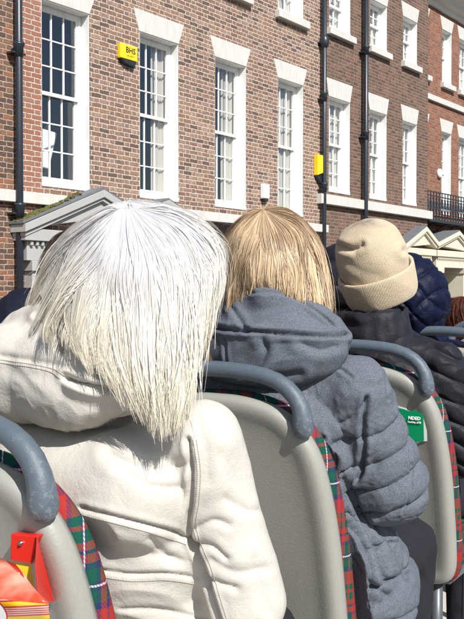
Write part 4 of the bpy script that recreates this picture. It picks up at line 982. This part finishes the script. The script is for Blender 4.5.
def mk_knit():
    n = NT('cream_knit', .95, .1); x, y, z = n.xyz()[:3]; n.col(n.mix(n.g(n.noise(350, 3), .3, .7), (.50,.40,.265), (.62,.51,.36)))
    a = n.t.nodes.new('ShaderNodeAttribute'); a.attribute_name = 'ang'; rib = n.m('SINE', n.m('MULTIPLY', a.outputs['Fac'], 6.28318*170))
    n.bump(n.m('ADD', n.m('ADD', n.m('MULTIPLY', n.noise(420, 2), .0008), n.m('MULTIPLY', rib, .0005)), n.m('MULTIPLY', n.noise(40, 4), .002)), 1.0); n.b.inputs['Sheen Weight'].default_value = .25; return n.done()
M['knit'] = mk_knit()
bn = MB(); TL = Matrix.Rotation(math.radians(-7), 3, F_) @ Matrix.Rotation(math.radians(24), 3, R_)     # tilted back
prof = [(-.060,.088,.094),(-.064,.098,.104),(-.055,.105,.112),(-.03,.110,.117),(.0,.1125,.120),(.022,.114,.121),(.032,.112,.119),(.030,.102,.108),(.014,.096,.101),(.028,.099,.104),(.050,.1025,.107),(.078,.103,.107),(.103,.100,.103),(.125,.094,.096),(.145,.084,.085),(.162,.068,.068),(.173,.047,.047),(.178,.023,.023),(.179,.001,.001)]
rr = []
BC = P(378, 279, 2.64)
for z, rx, ry in prof:
    ring = []
    for k in range(96):
        t = 2*math.pi*k/96; q = R_*rx*math.cos(t)+F_*ry*math.sin(t)+UP*z; ring.append(BC+TL @ q)
    rr.append(ring)
bn.rings(rr, cap=False); me = _m(bn); at = me.attributes.new('ang', 'FLOAT', 'POINT'); at.data.foreach_set('value', [abs(((k % 96)+24) % 96/96-.5)*2*.5 for k in range(len(bn.v))])
o_ = bpy.data.objects.new('t', me); COL.objects.link(o_); q = o_.modifiers.new('s', 'SUBSURF'); q.levels = 2; m2 = bpy.data.meshes.new_from_object(o_.evaluated_get(bpy.context.evaluated_depsgraph_get())); bpy.data.objects.remove(o_)
c, no = arr(m2); c = sculpt(c, no, [([(334,245),(342,247),(352,249),(362,245)], 2.2, .013, .004), ([(334,247),(343,250),(354,252)], 4, .008, .0), ([(422,251),(412,249),(404,251)], 2.4, .014, .005), ([(366,221),(377,225),(388,220)], 3, .004, .002), ([(345,262),(362,272),(378,276)], 5, .003, .001)])
c = crumple(c, no, .0025, 9, 3); finish(m2, 'beanie', M['knit'], pm.root, 0, c)
# ================= passengers farther forward
def simple_coat(p, N, H, mat, w_=.21, name='coat', q=None, amp=.012, seed=1, vox=.008, r=.07):
    j = MB(); j.caps(N+UP*.0, N-UP*.12, .085, .14, 28); j.ell(N-UP*.20, (w_,.145,.21), Rm0); j.ell(N-UP*.38, (w_,.155,.22), Rm0); j.ell(H+UP*.05, (w_+.02,.18,.17), Rm0)
    for S, El, Wr in ((p.SR, p.ER, p.WR), (p.SL, p.EL, p.WL)): j.caps(N-UP*.07, S, .10, r); j.caps(S, El, r+.003, r); j.caps(El, Wr, r, .05)
    me = fuse(j, vox, 6); c, no = arr(me)
    if q: c = quilt(c, no, N, H, ((p.SR,p.ER,p.WR),(p.SL,p.EL,p.WL)), [q*k for k in range(1,10)], [q*k for k in range(1,8)], amp, .012, seed)
    c = crumple(c, no, .007, 14, seed); return finish(me, name, mat, p.root, 1, c)
def simple_hood(p, coat, c0, rad, mat, q=.05, dia=False, rot=0, seed=2, amp=.012):
    h = MB(); Rr = Rm0 @ Matrix.Rotation(rot, 3, 'Y'); h.ell(c0, rad, Rr, 40, 26); h.caps(c0-UP*rad[2]*.6, p.N-UP*.03, rad[0]*.8, .12)
    me = dense(fuse(h, .0075, 6)); c, no = arr(me); x = (c-np.array(c0))@np.array(R_); z = c[:,2]-c0.z+nz(c, 8, seed)*.01
    if dia:
        s_ = np.minimum(*[q/2-np.abs((((z*.8+k*x)/q) % 1)-.5)*q for k in (1,-1)])
    else: s_ = q/2-np.abs(((z+.15*x)/q % 1)-.5)*q
    c = c+no*(amp*(1-np.exp(-s_/.009)-.5)+amp*.35*nz(c, 40, seed+2)*np.exp(-s_/.02))[:,None]; c = crumple(c, no, .006, 12, seed)
    return finish(me, 'hood', mat, coat, 0, c)
# navy hooded coat, row in front of the beanie
N4 = P(418, 345, 3.22); H4 = Vector((N4.x, N4.y+.02, FLOOR+.58)); p4 = person('person in a shiny navy blue quilted coat with the hood up, right of the beanie', H4, N4, P(412,296,3.22), trouser=M['trouser'])
k4 = simple_coat(p4, N4, H4, M['navy'], q=.07, seed=4); simple_hood(p4, k4, P(414,298,3.2), (.120,.14,.158), M['navy'], q=.085, dia=True, rot=-.25, seed=6, amp=.010)
# black hooded puffer, left of the beanie
N5 = P(345, 335, 3.45); H5 = Vector((N5.x, N5.y+.02, FLOOR+.58)); p5 = person('person in a black puffer coat with hood up, between blonde hair and beanie', H5, N5, P(345,286,3.45))
k5 = simple_coat(p5, N5, H5, M['black_puff'], q=.07, seed=7); simple_hood(p5, k5, P(343,284,3.42), (.135,.145,.15), M['black_puff'], q=.085, seed=8)
# dark haired passenger left of the blonde head
N6 = P(226, 320, 2.86); H6 = Vector((N6.x, N6.y+.02, FLOOR+.56)); HC6 = P(230, 262, 2.86); p6 = person('person with dark frizzy hair, mostly hidden between the white and blonde heads', H6, N6, HC6)
simple_coat(p6, N6, H6, M['maroon'], seed=9)
M['d_hair'] = mk_hair('dark_brown_hair', (.012,.009,.008), (.05,.035,.028), (.04,.028,.02), .4, .5)
def simple_hair(p, HC, mat, s=1.0, drop=.18, n=2600, seed=1, wav=.006, lean=0, crown=(0, .11)):
    """hair falling all round the back and sides of a head"""
    gs = []; cr_ = HC+UP*crown[1]*s-F_*.02
    for k in range(9):
        a = math.radians(-205+k*(230/8))  # around the head from left front round the back to right front
        dv = R_*math.cos(a)+F_*math.sin(a); g_ = []
        for r_, z in ((.012, .0), (.062, -.018), (.094, -.07), (.102, -.13), (.102, -.13-drop*.5), (.096, -.13-drop)):
            w_ = cr_+dv*r_*s*1.05+UP*z*s; g_.append((232+w_.x/w_.y*F0, HOR-(w_.z-EYE)/w_.y*F0, w_.y))
        gs.append(g_)
    return hair(p.root, gs, HC, mat, n, .0012, .02, 130, 16, seed, .3, .15, .08, .003, wav=wav)
simple_hair(p6, HC6, M['d_hair'], 1.08, .12, 2600, 3, .010, crown=(0,.112))
# navy jacket, brown hair at the left edge
N7 = P(78, 335, 2.28); H7 = Vector((N7.x-.03, N7.y, FLOOR+.55)); HC7 = P(92, 276, 2.26)
p7 = person('person with long brown hair in a dark navy jacket at the left edge', H7, N7, HC7, SL=P(28,322,2.24), SR=P(140,345,2.2), EL_=P(4,420,2.2))
simple_coat(p7, N7, H7, M['navy_cl'], seed=11, r=.085)
M['br_hair'] = mk_hair('brown_hair', (.02,.011,.008), (.10,.052,.032), (.20,.11,.06), .36, .5)
simple_hair(p7, HC7, M['br_hair'], 1.08, .16, 3200, 5, .004)
# auburn hair at the right edge
N8 = P(470, 372, 3.95); H8 = Vector((N8.x, N8.y, FLOOR+.56)); HC8 = P(466, 324, 3.95)
p8 = person('person with reddish brown hair low at the right edge, beyond the farthest grab handle', H8, N8, HC8); simple_coat(p8, N8, H8, M['maroon'], seed=13)
M['r_hair'] = mk_hair('auburn_hair', (.03,.008,.005), (.15,.04,.02), (.12,.035,.02), .55, .25)
simple_hair(p8, HC8, M['r_hair'], 1.1, .14, 2200, 7, .006)
